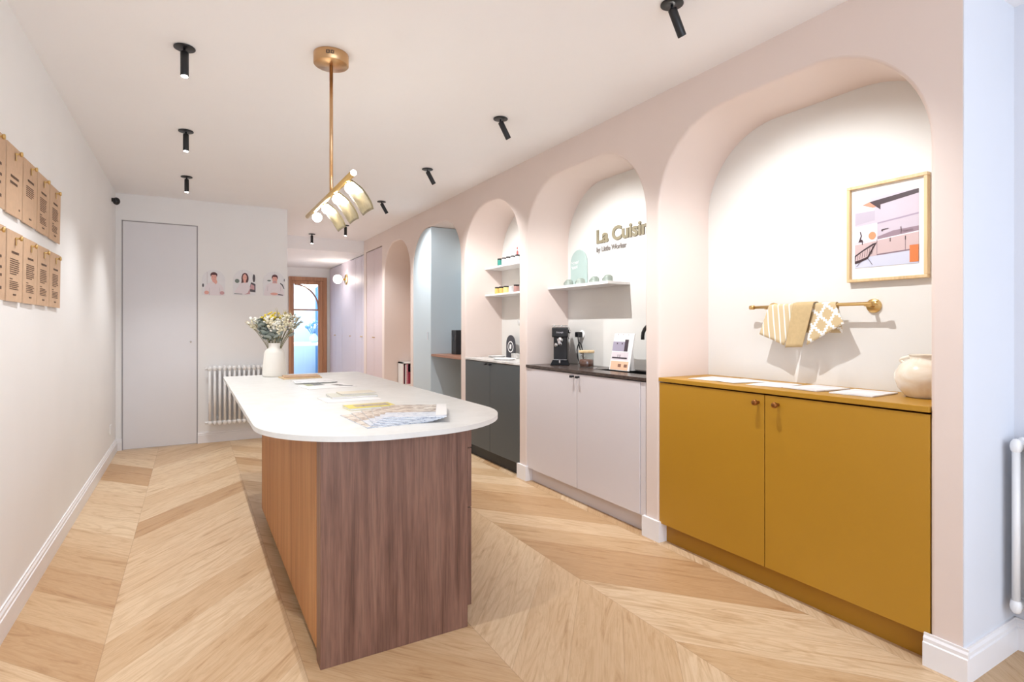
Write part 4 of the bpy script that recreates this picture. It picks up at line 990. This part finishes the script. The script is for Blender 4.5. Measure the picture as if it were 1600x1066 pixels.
# ---- portraits on the back wall (flat prints of arched outline)
PCOL = {'bg': (236, 234, 236), 'skin': (232, 172, 158), 'hair': (88, 46, 50), 'shirt': (236, 226, 230), 'dark': (84, 78, 84), 'rose': (206, 160, 164), 'shade': (208, 200, 204), 'green': (110, 122, 116)}
PK = list(PCOL); PMAT = [paint('portrait '+k, lin(*PCOL[k]), .5, .02, 20, 0) for k in PK]
def ell(cx, cy, rx, ry, n=20, a0=0, a1=2*PI): return [(cx+rx*math.cos(a0+(a1-a0)*k/n), cy+ry*math.sin(a0+(a1-a0)*k/n)) for k in range(n if a1-a0 > 6.2 else n+1)]
def portrait(x0, x1, z0, z1, shapes, label):
    w_, h_ = x1-x0, z1-z0; mb = MB()
    out = [(x0, z0), (x1, z0)]+[((x0+x1)/2+w_/2*math.cos(PI*k/20), z1-w_/2+w_/2*math.sin(PI*k/20)) for k in range(21)]
    mb.mat(0).prism([(x, BY-.001, z) for x, z in out], (0, -.006, 0))
    for i, (c, pts) in enumerate(shapes):
        mb.mat(PK.index(c)).face([(x0+u*w_, BY-.0072-.0002*i, z0+v*h_) for u, v in pts])
    return tag(mb.build('portrait_print', PMAT, recalc=True), label, 'portrait', 'portraits on the back wall')
portrait(.088, .303, 1.53, 1.795, [('shade', [(.22, .05), (.22, .9), (.24, .9), (.24, .05)]), ('dark', ell(.05, .38, .04, .07)), ('shirt', [(.1, 0), (.12, .3), (.25, .45), (.45, .55), (.6, .55), (.78, .45), (.92, .3), (.95, 0)]), ('shade', [(.30, .0), (.31, .3), (.325, .3), (.33, 0)]), ('shade', [(.77, 0), (.75, .3), (.765, .3), (.79, 0)]),
    ('skin', [(.42, .62), (.62, .62), (.66, .52), (.60, .43), (.45, .54)]), ('skin', ell(.51, .70, .115, .155)), ('hair', ell(.51, .80, .15, .11, 14, 0, PI)+[(.38, .72), (.42, .80), (.60, .80), (.64, .72)]), ('skin', ell(.20, .10, .10, .07)), ('rose', ell(.86, .10, .10, .07)), ('dark', ell(.46, .72, .018, .012, 8)), ('dark', ell(.56, .72, .018, .012, 8)), ('rose', ell(.51, .63, .045, .012, 10))], 'arched portrait of a smiling short-haired man in white, leftmost')
portrait(.376, .592, 1.54, 1.81, [('shade', [(.40, .55), (.41, .55), (.41, .98), (.40, .98)]), ('green', ell(.18, .55, .10, .08)), ('dark', ell(.93, .68, .06, .16)), ('dark', [(.70, .15), (1, .12), (1, .45), (.80, .52)]), ('rose', [(.74, .25), (.95, .22), (.95, .38), (.80, .45)]), ('hair', ell(.53, .66, .16, .22)), ('hair', [(.36, .45), (.5, .5), (.48, .7), (.38, .62)]), ('shirt', [(.05, .1), (.3, .45), (.48, .50), (.66, .50), (.76, .3), (.74, .05), (.3, .02)]), ('rose', [(.50, .02), (.66, .1), (.74, .28), (.76, .05)]), ('skin', [(.45, .60), (.57, .60), (.57, .48), (.47, .50)]), ('skin', ell(.52, .69, .09, .14)), ('dark', ell(.49, .71, .014, .01, 8)), ('dark', ell(.56, .71, .014, .01, 8)), ('dark', [(.05, .04), (.4, .03), (.4, .05), (.05, .06)])], 'arched portrait of a long-haired woman in pale pink, middle one')
portrait(.668, .888, 1.54, 1.805, [('shade', [(.52, .75), (.53, .75), (.53, 1), (.52, 1)]), ('green', ell(.27, .62, .09, .03)), ('dark', [(.78, .55), (.9, .48), (.98, .3), (.94, .3), (.86, .44), (.78, .5)]), ('dark', ell(.97, .66, .02, .06)), ('shirt', [(.02, .05), (.14, .42), (.32, .54), (.68, .54), (.86, .42), (.98, .05), (.9, 0), (.1, 0)]), ('shade', [(.18, .2), (.20, .4), (.215, .4), (.21, .2)]), ('shade', [(.80, .2), (.78, .4), (.795, .4), (.82, .2)]), ('skin', [(.44, .60), (.62, .60), (.64, .52), (.42, .52)]), ('skin', ell(.53, .68, .115, .16)), ('hair', ell(.53, .76, .14, .12, 14, 0, PI)+[(.40, .68), (.45, .78), (.61, .78), (.66, .68)]), ('rose', ell(.53, .58, .08, .05)), ('skin', ell(.5, .08, .18, .05)), ('dark', [(.66, .04), (.9, .02), (.92, .05), (.70, .08)]), ('dark', ell(.48, .70, .018, .012, 8)), ('dark', ell(.58, .70, .018, .012, 8))], 'arched portrait of a bearded man in pale grey, rightmost')

# ---- radiators
def radiator(x0, n, pitch, y, z0, z1, label, axis='X', sgn=-1):
    r = thing('radiator', ((x0+n*pitch/2, y, z0) if axis == 'X' else (x0, y+n*pitch/2, z0)), label, 'radiator')
    for k in range(n):
        m = MB()
        for dpt in (-.028, .028):
            def T(a, b, z): return (x0+k*pitch+a, y+b, z) if axis == 'X' else (x0+b, y+k*pitch+a, z)
            m.tube([T(pitch/2, dpt, z0+.03), T(pitch/2, dpt, z1-.03)], .0125, 10)
        for z in (z0+.03, z1-.03):
            m.tube([T(pitch/2, -.028, z), T(pitch/2, .028, z)], .0185, 10); m.ball(T(pitch/2, -.028, z), .019, (1, 1, 1.5), 10); m.ball(T(pitch/2, .028, z), .019, (1, 1, 1.5), 10)
            m.tube([T(0, 0, z), T(pitch, 0, z)], .014, 10)
        m.build('radiator_section', M['white'], r)
    m = MB()
    for k in (2, n-3):
        for z in (z0+.06, z1-.08):
            if axis == 'X': m.box(x0+k*pitch-.012, x0+k*pitch+.012, y+.03, BY, z, z+.03)
            else: m.box(x0+.03, 2.672, y+k*pitch-.012, y+k*pitch+.012, z, z+.03)
    m.build('wall_bracket', M['white'], r)
    if axis == 'X': MB().tube([(x0, y, z0+.03), (x0-.02, y, z0+.03)], .015, 12).tube([(x0, y, z1-.03), (x0-.02, y, z1-.03)], .013, 12).build('end_plug', M['white'], r)
    return r
radiator(.135, 15, .0455, 6.485, .185, .800, 'white column radiator under the portraits on the back wall')
radiator(2.597, 10, .046, .383, .165, .800, 'white column radiator on the bay wall at the right edge', 'Y')
